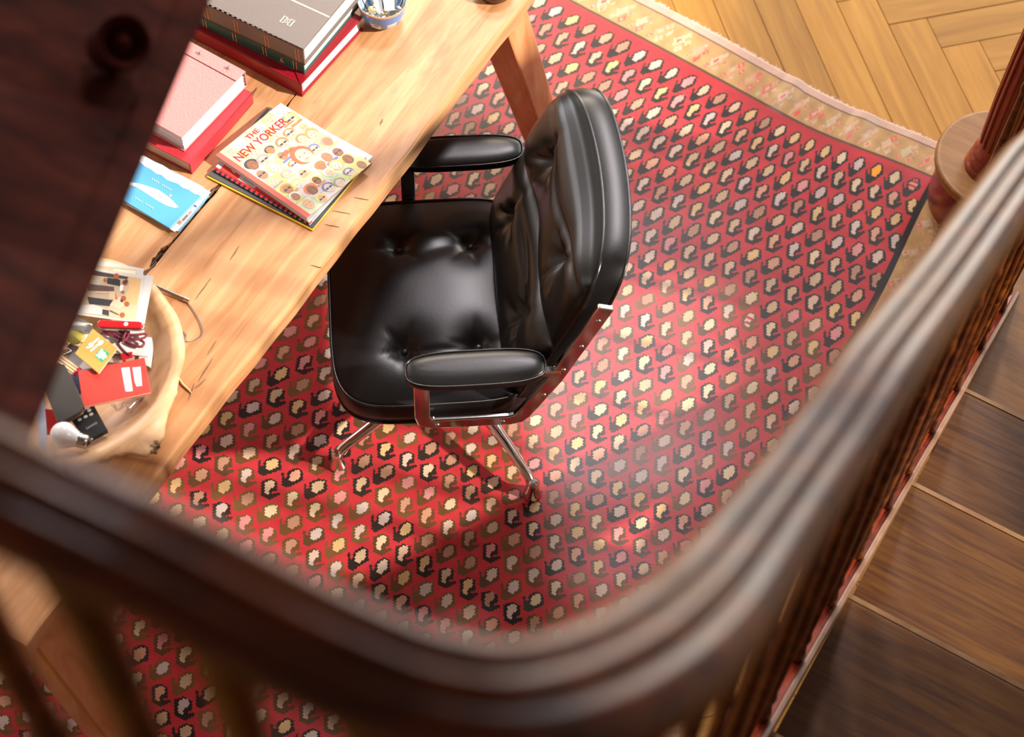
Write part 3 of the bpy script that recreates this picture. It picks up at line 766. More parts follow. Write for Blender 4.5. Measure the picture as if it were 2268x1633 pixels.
class Sheet:
    """flat print on a surface: uv in metres from corner o"""
    def __init__(s, o, u, v): s.o = Vector(o); s.u = Vector(u); s.v = Vector(v); s.n = s.u.cross(s.v).normalized(); s.p = []; s.k = 0
    clip = None
    def _cut(s, pts):
        x0, y0, x1, y1 = s.clip
        for ax, lim, sg in ((0, x0, 1), (0, x1, -1), (1, y0, 1), (1, y1, -1)):
            out = []
            for i in range(len(pts)):
                a, b = pts[i - 1], pts[i]; da, db = (a[ax] - lim) * sg, (b[ax] - lim) * sg
                if (da >= 0) != (db >= 0): t = da / (da - db); out.append((a[0] + (b[0] - a[0]) * t, a[1] + (b[1] - a[1]) * t))
                if db >= 0: out.append(b)
            pts = out
            if len(pts) < 3: return None
        return pts
    def poly(s, pts, c, lift=None):
        s.k += 1
        if s.clip:
            pts = s._cut([tuple(q) for q in pts])
            if not pts: return s
        h = 0.00004 * s.k if lift is None else lift
        a = sum(pts[i][0] * pts[(i + 1) % len(pts)][1] - pts[(i + 1) % len(pts)][0] * pts[i][1] for i in range(len(pts)))
        if a < 0: pts = pts[::-1]
        s.p.append(([s.o + s.u * x + s.v * y + s.n * (0.0002 + h) for x, y in pts], c)); return s
    def rect(s, x0, y0, x1, y1, c, lift=None): return s.poly([(x0, y0), (x1, y0), (x1, y1), (x0, y1)], c, lift)
    def ell(s, x, y, rx, ry, c, lift=None, a0=0, a1=2 * math.pi, n=16, rot=0):
        P = []
        for i in range(n):
            t = a0 + (a1 - a0) * i / (n if a1 - a0 > 6.2 else n - 1); ex, ey = rx * math.cos(t), ry * math.sin(t)
            P.append((x + ex * math.cos(rot) - ey * math.sin(rot), y + ex * math.sin(rot) + ey * math.cos(rot)))
        return s.poly(P, c, lift)
    def line(s, a, b, w, c, lift=None):
        a = Vector(a); b = Vector(b); d = (b - a).normalized(); q = Vector((-d.y, d.x)) * w / 2
        return s.poly([tuple(a - q), tuple(b - q), tuple(b + q), tuple(a + q)], c, lift)
    def text(s, txt, x, y, size, c, lift=None, rot=0.0, stretch=1.0, bold=0.0):
        cu = bpy.data.curves.new('t', 'FONT'); cu.body = txt; cu.size = size; cu.offset = bold; cu.resolution_u = 3
        to = bpy.data.objects.new('t', cu); COL.objects.link(to)
        dg = bpy.context.evaluated_depsgraph_get(); tm = to.evaluated_get(dg).to_mesh()
        s.k += 1; h = 0.00004 * s.k if lift is None else lift
        vs = [v.co.copy() for v in tm.vertices]
        for q in tm.polygons:
            P = []
            for i in q.vertices:
                vx, vy = vs[i].x * stretch, vs[i].y
                X = x + vx * math.cos(rot) - vy * math.sin(rot); Y = y + vx * math.sin(rot) + vy * math.cos(rot)
                P.append(s.o + s.u * X + s.v * Y + s.n * (0.0002 + h))
            s.p.append((P, c))
        to.to_mesh_clear() if hasattr(to, 'to_mesh_clear') else None
        bpy.data.objects.remove(to); bpy.data.curves.remove(cu); return s
    def build(s, name, parent, mat=None): return add(name, colmesh(s.p, mat or M_PRINT), parent)

def frame2(o, pu, pv):
    """unit axes from corner o towards pu and (made square to it) towards pv"""
    u = (pu - o); u.z = 0; u.normalize(); v = Vector((-u.y, u.x, 0))
    if v.dot(pv - o) < 0: v = -v
    return u, v

def book(name, label, o, u, v, lu, lv, z0, z1, cover, pages, cat='book', board=.003, inset=.004, group=None, spine_round=True):
    """spine runs along u at v=0; o = near corner of the spine"""
    t = thing(name, label, cat, (o + u * lu / 2 + v * lv / 2).xy.to_3d() + Vector((0, 0, z0)), 0, group)
    def P(a, b): q = o + u * a + v * b; return (q.x, q.y)
    c = MB()
    c.prism([P(0, 0), P(lu, 0), P(lu, lv), P(0, lv)], z0, z0 + board)
    c.prism([P(0, 0), P(lu, 0), P(lu, lv), P(0, lv)], z1 - board, z1)
    sp = [(0, 0), (lu, 0), (lu, .004), (0, .004)]
    c.prism([P(*q) for q in sp], z0, z1)
    co = add('cover', bevel(c.mesh(cover), .0012, 2), t)
    b = MB(); n = 7
    for i in range(n):
        za, zb = z0 + board + (z1 - z0 - 2 * board) * i / n, z0 + board + (z1 - z0 - 2 * board) * (i + 1) / n
        e = inset + random.uniform(-.0006, .0008)
        b.prism([P(e, .003), P(lu - e, .003), P(lu - e, lv - e), P(e, lv - e)], za + .0001, zb)
    add('page_block', b.mesh(pages), t)
    return t, co

# --- big stack: grey-black album, green book, red album
M_BLK = plain('grey_black_cloth', (.15, .122, .112), .38, bump=.2, bscale=500, spec=.6)  # base lightened to stand in for the reflected sheen on the cover
M_BLKS = plain('black_cloth_spine', (.05, .035, .033), .5, bump=.2, bscale=500)
M_GRN = plain('dark_green_cloth', (.012, .085, .065), .45, bump=.2, bscale=500)
M_RED = plain('deep_red_cloth', (.28, .005, .015), .32, bump=.15, bscale=400)
M_RED2 = plain('red_cloth', (.50, .03, .045), .45, bump=.2, bscale=300)
M_PINK = plain('salmon_pink_leather', (.64, .23, .22), .42, bump=.8, bscale=260, spec=.55)
M_PG = plain('white_pages', (.70, .70, .71), .6, bump=.3, bscale=400)
M_PGC = plain('cream_pages', (.74, .60, .42), .6, bump=.3, bscale=400)
GOLD = (.80, .55, .16)
o = U(667, 187, .791); u, v_ = frame2(o, U(437, 66, .791), U(788, 42, .791))
book('photo_album', 'thick deep red album at the bottom of the big book stack', o, u, v_, .33, .236, TZ, .791, M_RED, M_PG, 'album', .004, .006)
o = U(672, 143, .823) ; u, v_ = frame2(o, U(462, 46, .823), U(791, 40, .823))
tb, co = book('book', 'dark green cloth book with gold rules, between the black and the red album', o, u, v_, .32, .236, .7912, .823, M_GRN, M_PG)
Sg = Sheet(Vector((o.x, o.y, .7912)), u, Vector((0, 0, 1))); Sg.n = -v_
for a in (.018, .098, .178, .258):
    for q in (0, .008): Sg.rect(a + q, .003, a + q + .002, .029, (.75, .30, .08), .0004)
Sg.poly([(.052, .006), (.064, .006), (.058, .022)], (.75, .30, .08), .0004); Sg.poly([(.0555, .010), (.0605, .010), (.058, .0165)], (.02, .09, .07), .0006)
tag(Sg.build('gilding', tb), kind='stuff')
o = U(671, 109, .877); u, v_ = frame2(o, U(462, 12, .877), U(790, 5, .877))
tb, co = book('photo_album', 'grey-black cloth album with gold line and monogram, on top of the big stack', o, u, v_, .32, .31, .8232, .877, M_BLK, M_PG, 'album', .005, .006)
Sg = Sheet(Vector((o.x, o.y, .8232)), u, Vector((0, 0, 1))); Sg.n = -v_
for a in (.012, .092, .172, .252):
    for q in (0, .008): Sg.rect(a + q, .004, a + q + .002, .044, (.72, .26, .08), .0004)
tag(Sg.build('gilding', tb), kind='stuff')
St = Sheet(o, v_, u); St.n = Vector((0, 0, 1))
St.rect(.105, .0, .109, .32, (.86, .72, .42), .0002)
St.rect(.140, .165, .21, .25, (.86, .76, .46), .0003); St.rect(.146, .171, .204, .244, (.90, .84, .62), .0004)
mx, my = .040, .060
for (a, b) in (((0, 0), (.020, 0)), ((0, .026), (.020, .026))): St.line((mx + a[0], my + a[1]), (mx + b[0], my + b[1]), .0028, (.9, .82, .6), .0004)
for (a, b) in (((0, .004), (.02, .022)), ((0, .022), (.02, .004)), ((0, .008), (0.02, .008)), ((0, .018), (.02, .018))): St.line((mx + a[0], my + a[1]), (mx + b[0], my + b[1]), .0016, (.88, .76, .5), .0005)
St.ell(mx + .01, my + .013, .0068, .0068, (.88, .76, .5), .0006); St.ell(mx + .01, my + .013, .0046, .0046, (.085, .072, .070), .0007); St.ell(mx + .01, my + .013, .0022, .0022, (.88, .76, .5), .0008)
St.build('gold_stamping', tb)

# --- pink binder on a red book
o = U(421, 364, .785); u, v_ = frame2(o, U(560, 203, .785), U(326, 322, .785))
book('book', 'red cloth book with cream pages lying under the pink binder', o, u, v_, .232, .20, TZ, .785, M_RED2, M_PGC)
o = U(543.5, 158.5, .833); u, v_ = frame2(o, U(428, 96, .833), U(399, 306, .833))
lu, lv = .165, .222
tb = thing('binder', 'salmon pink grained leather screw binder with two studs, on the red book', 'binder', (o + u * lu / 2 + v_ * lv / 2).xy.to_3d() + Vector((0, 0, .785)))
def P(a, b): q = o + u * a + v_ * b; return (q.x, q.y)
c = MB()
c.prism([P(0, 0), P(lu, 0), P(lu, lv), P(0, lv)], .7852, .788)
c.prism([P(0, .0345), P(lu, .0345), P(lu, lv), P(0, lv)], .8305, .8335)
add('cover', bevel(c.mesh(M_PINK), .0012), tb)
c = MB(); c.prism([P(0, 0), P(lu, 0), P(lu, .0335), P(0, .0335)], .8308, .8345); c.prism([P(0, -.0005), P(lu, -.0005), P(lu, .003), P(0, .003)], .7852, .834)
add('spine', bevel(c.mesh(M_PINK), .0012), tb)
b = MB()
for i in range(9):
    za = .788 + .0425 * i / 9; e = .003 + random.uniform(-.0012, .0012)
    b.prism([P(e, .006 + (i % 2) * .002), P(lu - e, .006), P(lu - e, lv - .004 - random.uniform(0, .003)), P(e, lv - .004)], za, za + .0038)
add('page_block', b.mesh(M_PG), tb)
st = MB()
for i in range(34):
    a = lu * (i + .5) / 34; q = o + u * a + v_ * .0340
    st.box((q.x, q.y, .8332), u * .0012, v_ * .0009, (0, 0, .0012))
tag(add('stitching', st.mesh(plain('dark_thread', (.12, .02, .02), .7)), tb), kind='stuff')
for px, py in ((442, 117), (505, 150)):
    q = U(px, py, .8365); add('stud', MB().lathe([(.0042, -.002), (.0042, 0), (.0036, .0026), (.002, .0042), (.0004, .0047)], q, k=16).mesh(M_STEEL), tb)

# --- booklets with an airliner on the cover
def slab(P4, z0, z1, mat, r=.0008):
    return bevel(MB().prism([(p.x, p.y) for p in P4], z0, z1).mesh(mat), r, 1)
M_BLUE = plain('sky_blue_card', (.09, .36, .64), .35); M_WHT = plain('white_card', (.68, .68, .70), .45)
def quad(px, z): return [U(x, y, z) for x, y in px]
q = quad([(271, 449), (387, 517), (469, 427), (316, 345)], .755)
t = thing('booklet', 'pale blue booklet at the bottom of the small pile beside the red book', 'booklet', q[0]); add('cover', slab(quad([(280, 453), (396, 513), (464, 432), (330, 362)], .755), TZ, .7545, M_BLUE), t)
add('page_block', slab(quad([(278, 452), (392, 513), (460, 432), (326, 361)], .757), .7546, .7585, M_WHT), t)
q = quad([(269.6, 444), (387, 514), (467, 425), (315, 343.5)], .7605)
t = thing('booklet', 'open white booklet page sticking out from under the airliner booklet', 'booklet', q[0]); add('page_block', slab(q, .7587, .7605, M_WHT), t)
S = Sheet(q[1], (q[2] - q[1]).normalized(), (q[0] - q[1]).normalized())
for (a, b, c_, d_, cl) in ((.032, .001, .05, .007, (.25, .15, .12)), (.052, .001, .062, .006, (.45, .25, .2)), (.02, .002, .03, .010, (.45, .22, .14)), (.075, .001, .079, .008, (.1, .08, .25)), (.10, .004, .13, .006, (.5, .5, .75))): S.rect(a, b, c_, d_, cl)
S.build('print', t)
px = [(269.6, 442), (376, 506), (446, 435), (315, 343.5)]
q = quad(px, .7645)
t = thing('booklet', 'sky blue booklet with a white airliner and clouds printed on its cover', 'booklet', q[0]); add('cover', slab(q, .7607, .7645, M_BLUE), t)
u = (q[1] - q[0]).normalized(); lu = (q[1] - q[0]).length; v_ = Vector((-u.y, u.x, 0)); lv = (q[3] - q[0]).length
S = Sheet(q[0], u, v_)
CR = [(250 + x / 8.164, 330 + y / 8.164) for x, y in [(280, 590), (520, 640), (820, 740), (1010, 870), (1120, 980), (1185, 1050), (1130, 1070), (960, 1020), (800, 930), (600, 800), (430, 690), (260, 640)]]
def pl(pts, c): # polygon given as photo pixels on this cover
    Q = [U(x, y, .7645) for x, y in pts]; S.poly([((p - q[0]).dot(u), (p - q[0]).dot(v_)) for p in Q], c)
c8 = lambda L: [(250 + x / 8.164, 330 + y / 8.164) for x, y in L]
pl(c8([(490, 140), (560, 120), (1640, 690), (1590, 830), (1480, 815), (1380, 740), (1260, 700), (1180, 630), (1090, 600), (980, 560), (880, 470), (790, 450), (690, 370), (590, 320), (480, 230)]), (.80, .84, .90))
pl(c8([(640, 180), (900, 290), (1150, 450), (1400, 590), (1600, 730), (1640, 690), (1100, 420), (560, 120)]), (.50, .50, .78))
pl(c8([(250, 650), (330, 680), (260, 700)]), (.80, .18, .08))
pl(CR, (.82, .80, .82))
pl(c8([(1040, 970), (1080, 930), (1100, 950), (1060, 985)]), (.42, .40, .40)); pl(c8([(1150, 1030), (1190, 1040), (1180, 1075), (1140, 1065)]), (.4, .36, .38))
pl(c8([(1010, 850), (1030, 815), (1070, 825), (1070, 860), (1040, 880)]), (.35, .35, .38)); pl(c8([(1030, 845), (1045, 828), (1062, 840), (1050, 862)]), (.85, .82, .8))
pl(c8([(880, 840), (970, 890), (960, 905), (870, 855)]), (.85, .5, .42))
for i in range(8):
    x, y = 700 + i * 38, 820 + i * 22; pl(c8([(x, y), (x + 12, y + 4), (x + 8, y + 14), (x - 3, y + 10)]), (.45, .4, .42))
for (x0, y0, n_) in ((705, 530, 10), (405, 880, 9)):
    for i in range(n_):
        if i in (4, 5) and n_ == 10 and i == 4: continue
        x, y = x0 + i * 37, y0 + i * 22
        if n_ == 9 and i == 4: continue
        pl(c8([(x, y + 8), (x + 6, y), (x + 24, y + 14), (x + 14, y + 34), (x + 8, y + 30), (x + 10, y + 18)]), (.80, .90, .96))
S.build('cover_print', t)

# --- note pad, spiral pad, magazines
M_YEL = plain('yellow_card', (.90, .55, .02), .45); M_GREY = plain('dark_grey_card', (.07, .07, .075), .5)
q = quad([(457.6, 391.3), (692, 510), (822, 352), (592, 241)], .7545)
t = thing('notepad', 'yellow-edged dark pad at the bottom of the magazine pile', 'notepad', q[0]); add('back_board', slab(q, TZ, .7545, M_YEL), t)
q2 = quad([(460, 388), (693, 506.5), (821, 349), (592, 239)], .7562); add('cover', slab(q2, .7546, .7562, M_GREY), t)
q = quad([(471, 376), (686, 498), (822, 347), (598, 243)], .7600)
t = thing('magazine', 'red and white magazine with a black comb binding, middle of the magazine pile', 'magazine', q[0])
mg = add('page_block', slab(q, .7563, .7600, M_WHT), t)
u = (q[1] - q[0]).normalized(); v_ = Vector((-u.y, u.x, 0)); S = Sheet(q[0], u, v_); lu = (q[1] - q[0]).length
RD = (.80, .06, .05)
S.rect(0, 0, lu, .010, (.70, .02, .03)); S.rect(.0, .010, .012, .05, (.72, .70, .70)); S.rect(.012, .010, .06, .045, RD); S.poly([(.018, .028), (.044, .018), (.046, .024), (.02, .038)], (.85, .84, .84)); S.rect(.06, .012, .105, .045, (.76, .74, .74)); S.rect(.105, .010, .20, .04, RD)
S.poly([(.12, .02), (.16, .014), (.16, .02), (.13, .03)], (.72, .55, .52)); S.rect(.20, .010, lu - .002, .03, (.80, .78, .78)); S.rect(.07, .015, .098, .019, (.5, .5, .5))
S.build('cover_print', t)
cb = MB()
for i in range(20):
    p = q[0] + u * (lu * (i + .5) / 20) + v_ * .0025
    cb.box((p.x, p.y, .7588), u * .0026, v_ * .0034, (0, 0, .0023))
add('comb_binding', cb.mesh(plain('black_plastic', (.01, .01, .01), .35)), t)
q = quad([(480, 350), (684, 492), (826, 346), (614, 231)], .7660)
t = thing('magazine', 'white magazine with red edge lying just under the top one', 'magazine', q[0])
add('page_block', slab(q, .7603, .7660, M_WHT), t)
S = Sheet(q[3], (q[2] - q[3]).normalized(), (q[0] - q[3]).normalized()); lu = (q[2] - q[3]).length
S.rect(.0, 0, .09, .012, (.80, .30, .30)); S.rect(.13, .0, .175, .012, (.80, .25, .22)); S.rect(.195, .004, .235, .022, (.12, .12, .12)); S.rect(.205, .008, .215, .014, (.7, .7, .7))
S.build('cover_print', t)
# top magazine with caricatured faces
q = quad([(477.5, 343.9), (679.7, 483.4), (812, 345), (621.8, 228)], .7735)
t = thing('magazine', 'magazine with THE NEW YORKER title and many drawn faces, top of the pile', 'magazine', q[0])
b = MB()
for i in range(3): b.prism([(p.x, p.y) for p in [q[0] + Vector((.0004 * i, 0, 0)), q[1] + Vector((0, .0005 * i, 0)), q[2], q[3]]], .7662 + .0023 * i, .7684 + .0023 * i)
add('page_block', b.mesh(M_WHT), t)
o, u = q[0], (q[3] - q[0]).normalized(); v_ = (q[1] - q[0]).normalized(); W_, H_ = (q[3] - q[0]).length, (q[1] - q[0]).length
# u runs along the title, v down the page
cv = MB(); add('cover', slab([q[0], q[1], q[2], q[3]], .7732, .7736, plain('cover_stock', (.80, .76, .66), .35), .0001), t)
S = Sheet(o + Vector((0, 0, .0003)), u, v_); S.n = Vector((0, 0, 1))
fr = random.Random(12)
bgc = [(.74, .62, .26), (.50, .62, .42), (.66, .58, .66), (.68, .44, .38), (.42, .60, .48), (.74, .66, .38), (.64, .58, .60), (.54, .64, .26), (.72, .50, .22)]
nx, ny = 6, 8
S.clip = (.0116, .0006, W_ - .0006, H_ - .0006)
S.rect(.0118, .001, W_ - .001, H_ - .001, (.70, .64, .48), .0001)
for j in range(ny):
    for i in range(nx):
        x0, y0 = .012 + (W_ - .012) * i / nx, H_ * j / ny; S.ell(x0 + .012, y0 + .014, fr.uniform(.014, .024), fr.uniform(.015, .026), fr.choice(bgc), .00012 + .000002 * (j * nx + i), rot=fr.uniform(0, 3))
_cl = S.clip; S.clip = None; S.rect(0, 0, .0115, H_, (.70, .13, .10), .0002); S.clip = _cl
skin = [(.68, .48, .35), (.66, .57, .50), (.40, .20, .11), (.62, .40, .24), (.66, .54, .46), (.26, .12, .07), (.66, .44, .34)]
hair = [(.08, .06, .06), (.70, .24, .05), (.82, .62, .18), (.35, .30, .30), (.55, .30, .12), (.70, .68, .66), (.18, .18, .42), (.85, .22, .10)]
k = 0
for j in range(ny):
    for i in range(nx):
        k += 1
        x = .014 + (W_ - .018) * (i + .5) / nx + fr.uniform(-.005, .005); y = H_ * (j + .5 + .25 * (i % 2) - .12) / ny + fr.uniform(-.004, .004)
        r = .0125 * fr.uniform(.85, 1.2); sk, hr = fr.choice(skin), fr.choice(hair)
        if j < 2: hr = fr.choice([(.82, .62, .18), (.70, .68, .66), (.75, .55, .35)]); sk = skin[(i + j) % 2]
        L0 = .0003 + .0000085 * k
        if fr.random() < .8: S.ell(x, y - r * .35, r * 1.05, r * fr.uniform(.8, 1.05), hr, L0, rot=fr.uniform(-.3, .3))
        S.ell(x, y, r * .74, r, sk, L0 + .000002)
        if fr.random() < .5: S.poly([(x - r, y + r * .9), (x + r, y + r * .9), (x + r * 1.1, y + r * 1.35), (x - r * 1.1, y + r * 1.35)], fr.choice(hair + bgc), L0 + .000001)
        if fr.random() < .35:
            S.rect(x - r * .65, y - r * .25, x - r * .08, y + r * .1, (.08, .07, .09), L0 + .000004); S.rect(x + r * .08, y - r * .25, x + r * .65, y + r * .1, (.08, .07, .09), L0 + .000004)
        else:
            for sgn in (-1, 1): S.ell(x + sgn * r * .3, y - r * .1, r * .10, r * .07, (.1, .08, .1), L0 + .000004, n=6)
        S.poly([(x - r * .28, y + r * .48), (x + r * .28, y + r * .48), (x, y + r * .62)], (.72, .16, .14), L0 + .000004)
        S.line((x, y), (x + r * .12, y + r * .25), r * .07, (.55, .3, .22), L0 + .000004)
# the one in the red scarf, in the middle
x, y = W_ * .60, H_ * .52
S.ell(x, y, .024, .027, (.86, .14, .07), .00074, rot=.2); S.ell(x + .002, y + .005, .017, .022, (.68, .54, .36), .00076); S.poly([(x - .022, y - .022), (x - .006, y - .026), (x - .012, y - .036), (x - .026, y - .034)], (.86, .14, .07), .00074)
for sgn in (-1, 1): S.ell(x + sgn * .007, y + .001, .0022, .0015, (.1, .1, .12), .00078, n=8)
S.poly([(x - .006, y + .014), (x + .006, y + .014), (x, y + .017)], (.75, .12, .10), .00078)
S.text('THE', .066, .036, .021, (.84, .14, .10), .00085, stretch=1, rot=0) if False else None
# title: letters read along +u, upright towards -v
def title(txt, x, y, size, c, st=1.0, bold=0.0):
    S2 = Sheet(S.o, u, -v_); S2.n = Vector((0, 0, 1)); S2.text(txt, x, -y, size, c, .00085, 0, st, bold); S.p += S2.p
title('THE', .076, .024, .0185, (.66, .03, .02), 1, .0002)
title('NEW YORKER', .018, .052, .0300, (.66, .03, .02), .78, .0004)
S.rect(.150, .054, .176, .058, (.86, .2, .12), .0008)
S.build('cover_print', t)

# --- small striped bowl of coins
o = U(846, -2, .815); o.z = TZ
t = thing('bowl', 'small blue and white striped pottery bowl holding coins', 'bowl', o)
prof = [(.030, 0), (.033, .001), (.045, .014), (.052, .034), (.0555, .058), (.0565, .064), (.0545, .0645), (.0525, .058), (.0485, .036), (.041, .018), (.020, .010), (.001, .0095)]
b = MB().lathe([(r, h) for r, h in prof[:6]], o, k=48)
mb_ = MB(); k_ = 64; cols = []
pts = []
for (r, h) in prof:
    for i in range(k_):
        a = 2 * math.pi * i / k_; pts.append((o.x + r * math.cos(a), o.y + r * math.sin(a), TZ + h))
fc = []; cl = []
for j in range(len(prof) - 1):
    for i in range(k_):
        fc.append((j * k_ + i, j * k_ + (i + 1) % k_, (j + 1) * k_ + (i + 1) % k_, (j + 1) * k_ + i))
        inner = j >= 6
        if inner: cl.append((.16, .38, .75) if (i % 6) in (0, 1) else ((.05, .07, .12) if i % 12 == 4 else (.80, .82, .84)))
        elif j in (4, 5): cl.append((.55, .30, .18))
        else: cl.append((.12, .26, .62) if j in (3,) or (i % 8) < 3 else (.62, .70, .80))
fc.append(tuple(range(k_))[::-1]); cl.append((.7, .6, .5))
me = mesh(pts, fc, painted('glazed_pottery', .15, .6), smooth=True); ca = me.color_attributes.new('Col', 'FLOAT_COLOR', 'CORNER'); i = 0
for q_, c_ in zip(me.polygons, cl):
    for _ in q_.vertices: ca.data[i].color = (*c_, 1); i += 1
add('bowl_body', me, t)
cm = {'s': plain('nickel_coin', (.62, .60, .56), .28, metal=.9), 'g': plain('brass_coin', (.72, .52, .22), .28, metal=.9), 'c': plain('copper_coin', (.68, .33, .17), .3, metal=.9)}
ckey = {'s': 'silver coin', 'g': 'brass coin', 'c': 'copper coin'}
coins = [(817, 30, .788, 's', .0125), (826, 22, .792, 'g', .0115), (831, 40, .786, 's', .011), (836, 52, .780, 'g', .011), (853, 30, .785, 'g', .0105), (857, 44, .789, 's', .013), (868, 42, .785, 'c', .010), (872, 31, .788, 's', .010), (880, 19, .790, 's', .0118), (884, 33, .783, 'g', .0098)]
wh = ['lying at the left wall of the striped bowl', 'overlapping the left silver one in the striped bowl', 'tilted on edge low in the striped bowl', 'under the front rim of the striped bowl', 'behind the big middle coin in the striped bowl', 'biggest and frontmost in the middle of the striped bowl', 'peeping out right of the big middle coin', 'small, right of the middle of the striped bowl', 'lying against the right wall at the top of the pile', 'lowest at the right wall of the striped bowl']
for (px, py, z, kk, r), wtxt in zip(coins, wh):
    p = U(px, py, z); tl = Vector((random.uniform(-.35, .35), random.uniform(-.35, .35), 1)).normalized()
    c = MB().lathe([(r * .96, 0), (r, .0003), (r, .0013), (r * .96, .0017), (r * .84, .0017), (r * .82, .0013), (.0004, .0013)], p, tl, k=24)
    tag(add('coin', c.mesh(cm[kk])), ckey[kk] + ' ' + wtxt, 'coin', group='coins in the striped bowl')
tp = MB(); tp.prism([(p.x, p.y) for p in quad([(822, -16), (834, 22), (849, 24), (842, -18)], .80)], .793, .7935)
tag(add('paper_slip', tp.mesh(M_PAPER)), 'white paper slip standing at the back of the striped coin bowl', 'paper')
tp = MB(); tp.prism([(p.x, p.y) for p in quad([(846, -16), (852, 18), (874, 16), (872, -18)], .81)], .8005, .801)
tag(add('paper_slip', tp.mesh(plain('cream_paper', (.80, .70, .58), .6))), 'cream paper slip beside the white one in the striped coin bowl', 'paper')
# dark object at the far end of the desk, cut by the frame
p = U(1095, -24, .76); p.z = TZ
tag(add('pot', MB().lathe([(.028, 0), (.04, .004), (.045, .02), (.045, .03), (.040, .031), (.038, .02), (.001, .008)], p, k=40).mesh(plain('brown_glaze', (.10, .04, .02), .25))), 'small dark brown pot standing at the far end of the desk', 'pot')

# --- carved wooden bowl
BC = Vector((-.897, 1.805, 0)); BR = .252; BZ = .835
M_BOWL = wood('bowl_pale_wood', (.50, .27, .12), (.66, .40, .21), (.78, .54, .33), ang=.9, sc=(5, 24, 24), rough=.4, bump=.08, stain=(.42, .24, .12), stain_scale=14, stain_lim=(.66, .74))
def rim_r(a):
    d = (math.degrees(a) + 180) % 360 - 180
    r = BR
    pts = [(-78, 0), (-67, .0), (-58, .003), (-52, .006), (-47.8, .020), (-44.2, .043), (-39.2, .038), (-33.4, .032), (-30.7, .022), (-23.3, .009), (-14, .003), (-6, 0)]
    for (a0, r0), (a1, r1) in zip(pts, pts[1:]):
        if a0 <= d <= a1: r += r0 + (r1 - r0) * (d - a0) / (a1 - a0)
    if abs(d - 148) < 22: r += .03 * math.cos((d - 148) / 22 * math.pi / 2)
    return r + .0015 * math.sin(a * 7) + .001 * math.sin(a * 17)
K = 180; v = []; f = []
t = thing('wooden_bowl', 'large hand-carved pale wooden bowl with one bark-edged lip, full of small things', 'bowl', (BC.x, BC.y, TZ))
rings = []
def ring(fn): rings.append([fn(2 * math.pi * i / K) for i in range(K)])
def pr(a, r, z): return (BC.x + r * math.cos(a), BC.y + r * math.sin(a), z)
ring(lambda a: pr(a, .10, TZ + .0002)); ring(lambda a: pr(a, .13, TZ + .004)); ring(lambda a: pr(a, .20, TZ + .040)); ring(lambda a: pr(a, rim_r(a) - .012, BZ - .024)); ring(lambda a: pr(a, rim_r(a) - .001, BZ - .010))
ring(lambda a: pr(a, rim_r(a), BZ - .004)); ring(lambda a: pr(a, rim_r(a) - .004, BZ)); ring(lambda a: pr(a, BR - .017 + (rim_r(a) - BR) * .25, BZ + .001))
ring(lambda a: pr(a, BR - .026, BZ - .003)); ring(lambda a: pr(a, BR - .040, BZ - .016)); ring(lambda a: pr(a, BR - .065, BZ - .036)); ring(lambda a: pr(a, BR - .10, BZ - .053)); ring(lambda a: pr(a, BR - .15, BZ - .062)); ring(lambda a: pr(a, .05, BZ - .065)); ring(lambda a: pr(a, .005, BZ - .065))
for rg in rings: v += rg
for j in range(len(rings) - 1):
    for i in range(K): f.append((j * K + i, j * K + (i + 1) % K, (j + 1) * K + (i + 1) % K, (j + 1) * K + i))
f.append(tuple(range(K))[::-1]); f.append(tuple(range((len(rings) - 1) * K, len(rings) * K)))
add('bowl_body', mesh(v, f, M_BOWL, smooth=True), t)
bk = MB(); rb = random.Random(3)
for i in range(46):
    a = R_(rb.uniform(-42.5, -37.5)); r = rim_r(a) - rb.uniform(-.0015, .008); zz = BZ - rb.uniform(-.0008, .012)
    p = Vector(pr(a, r, zz)); d = Vector((math.cos(a + .6 + rb.uniform(-.4, .4)), math.sin(a + .6), rb.uniform(-.3, .3))).normalized(); q_ = d.cross(Vector((0, 0, 1))).normalized()
    bk.box(p, d * rb.uniform(.002, .006), q_ * rb.uniform(.001, .0022), (0, 0, rb.uniform(.0008, .002)))
tag(add('bark', bk.mesh(plain('bark', (.22, .13, .06), .85, bump=.6)), t), kind='stuff')

# contents
def flat(name, px, z, th, mat, label, cat, shape=None, tilt=None):
    P4 = [U(x, y, z) for x, y in px]
    me = bevel(MB().prism([(p.x, p.y) for p in P4], z - th, z).mesh(mat), min(.0006, th * .3), 1)
    return P4, me
def poly_px(S, q, pts, c, z):
    Q = [U(x, y, z) for x, y in pts]; S.poly([((p - q).dot(S.u), (p - q).dot(S.v)) for p in Q], c)
M_PHOTO = plain('photo_paper', (.64, .63, .61), .25)
c9 = lambda L: [(90 + x / 8.165, 560 + y / 8.165) for x, y in L]
zz = .838
for px, lab in (([(196, 574), (290, 592), (262, 660), (170, 640)], 'lowest photo print of the bowl, only its white top edge showing'),
                ([(192, 572), (319, 595.5), (306, 690), (180, 680)], 'second photo print in the bowl, with a pale interior picture'),
                ([(200, 600), (340, 611.5), (320, 718), (190, 700)], 'white back of a photo print sticking out right of the top photo')):
    P4, me = flat('photograph', px, zz, .0006, M_PHOTO, '', '')
    t = thing('photograph', lab, 'photograph', P4[0]); add('print_paper', me, t)
    if 'second' in lab:
        S = Sheet(P4[0], (P4[1] - P4[0]).normalized(), Vector((0, 0, 1)).cross((P4[1] - P4[0]).normalized()))
        poly_px(S, P4[0], c9([(1000, 225), (1730, 310), (1730, 400), (1690, 440), (960, 300)]), (.66, .48, .28), zz); poly_px(S, P4[0], c9([(1320, 290), (1720, 330), (1720, 395), (1300, 330)]), (.82, .74, .56), zz)
        S.n = Vector((0, 0, 1)); S.build('picture', t)
    zz += .0018
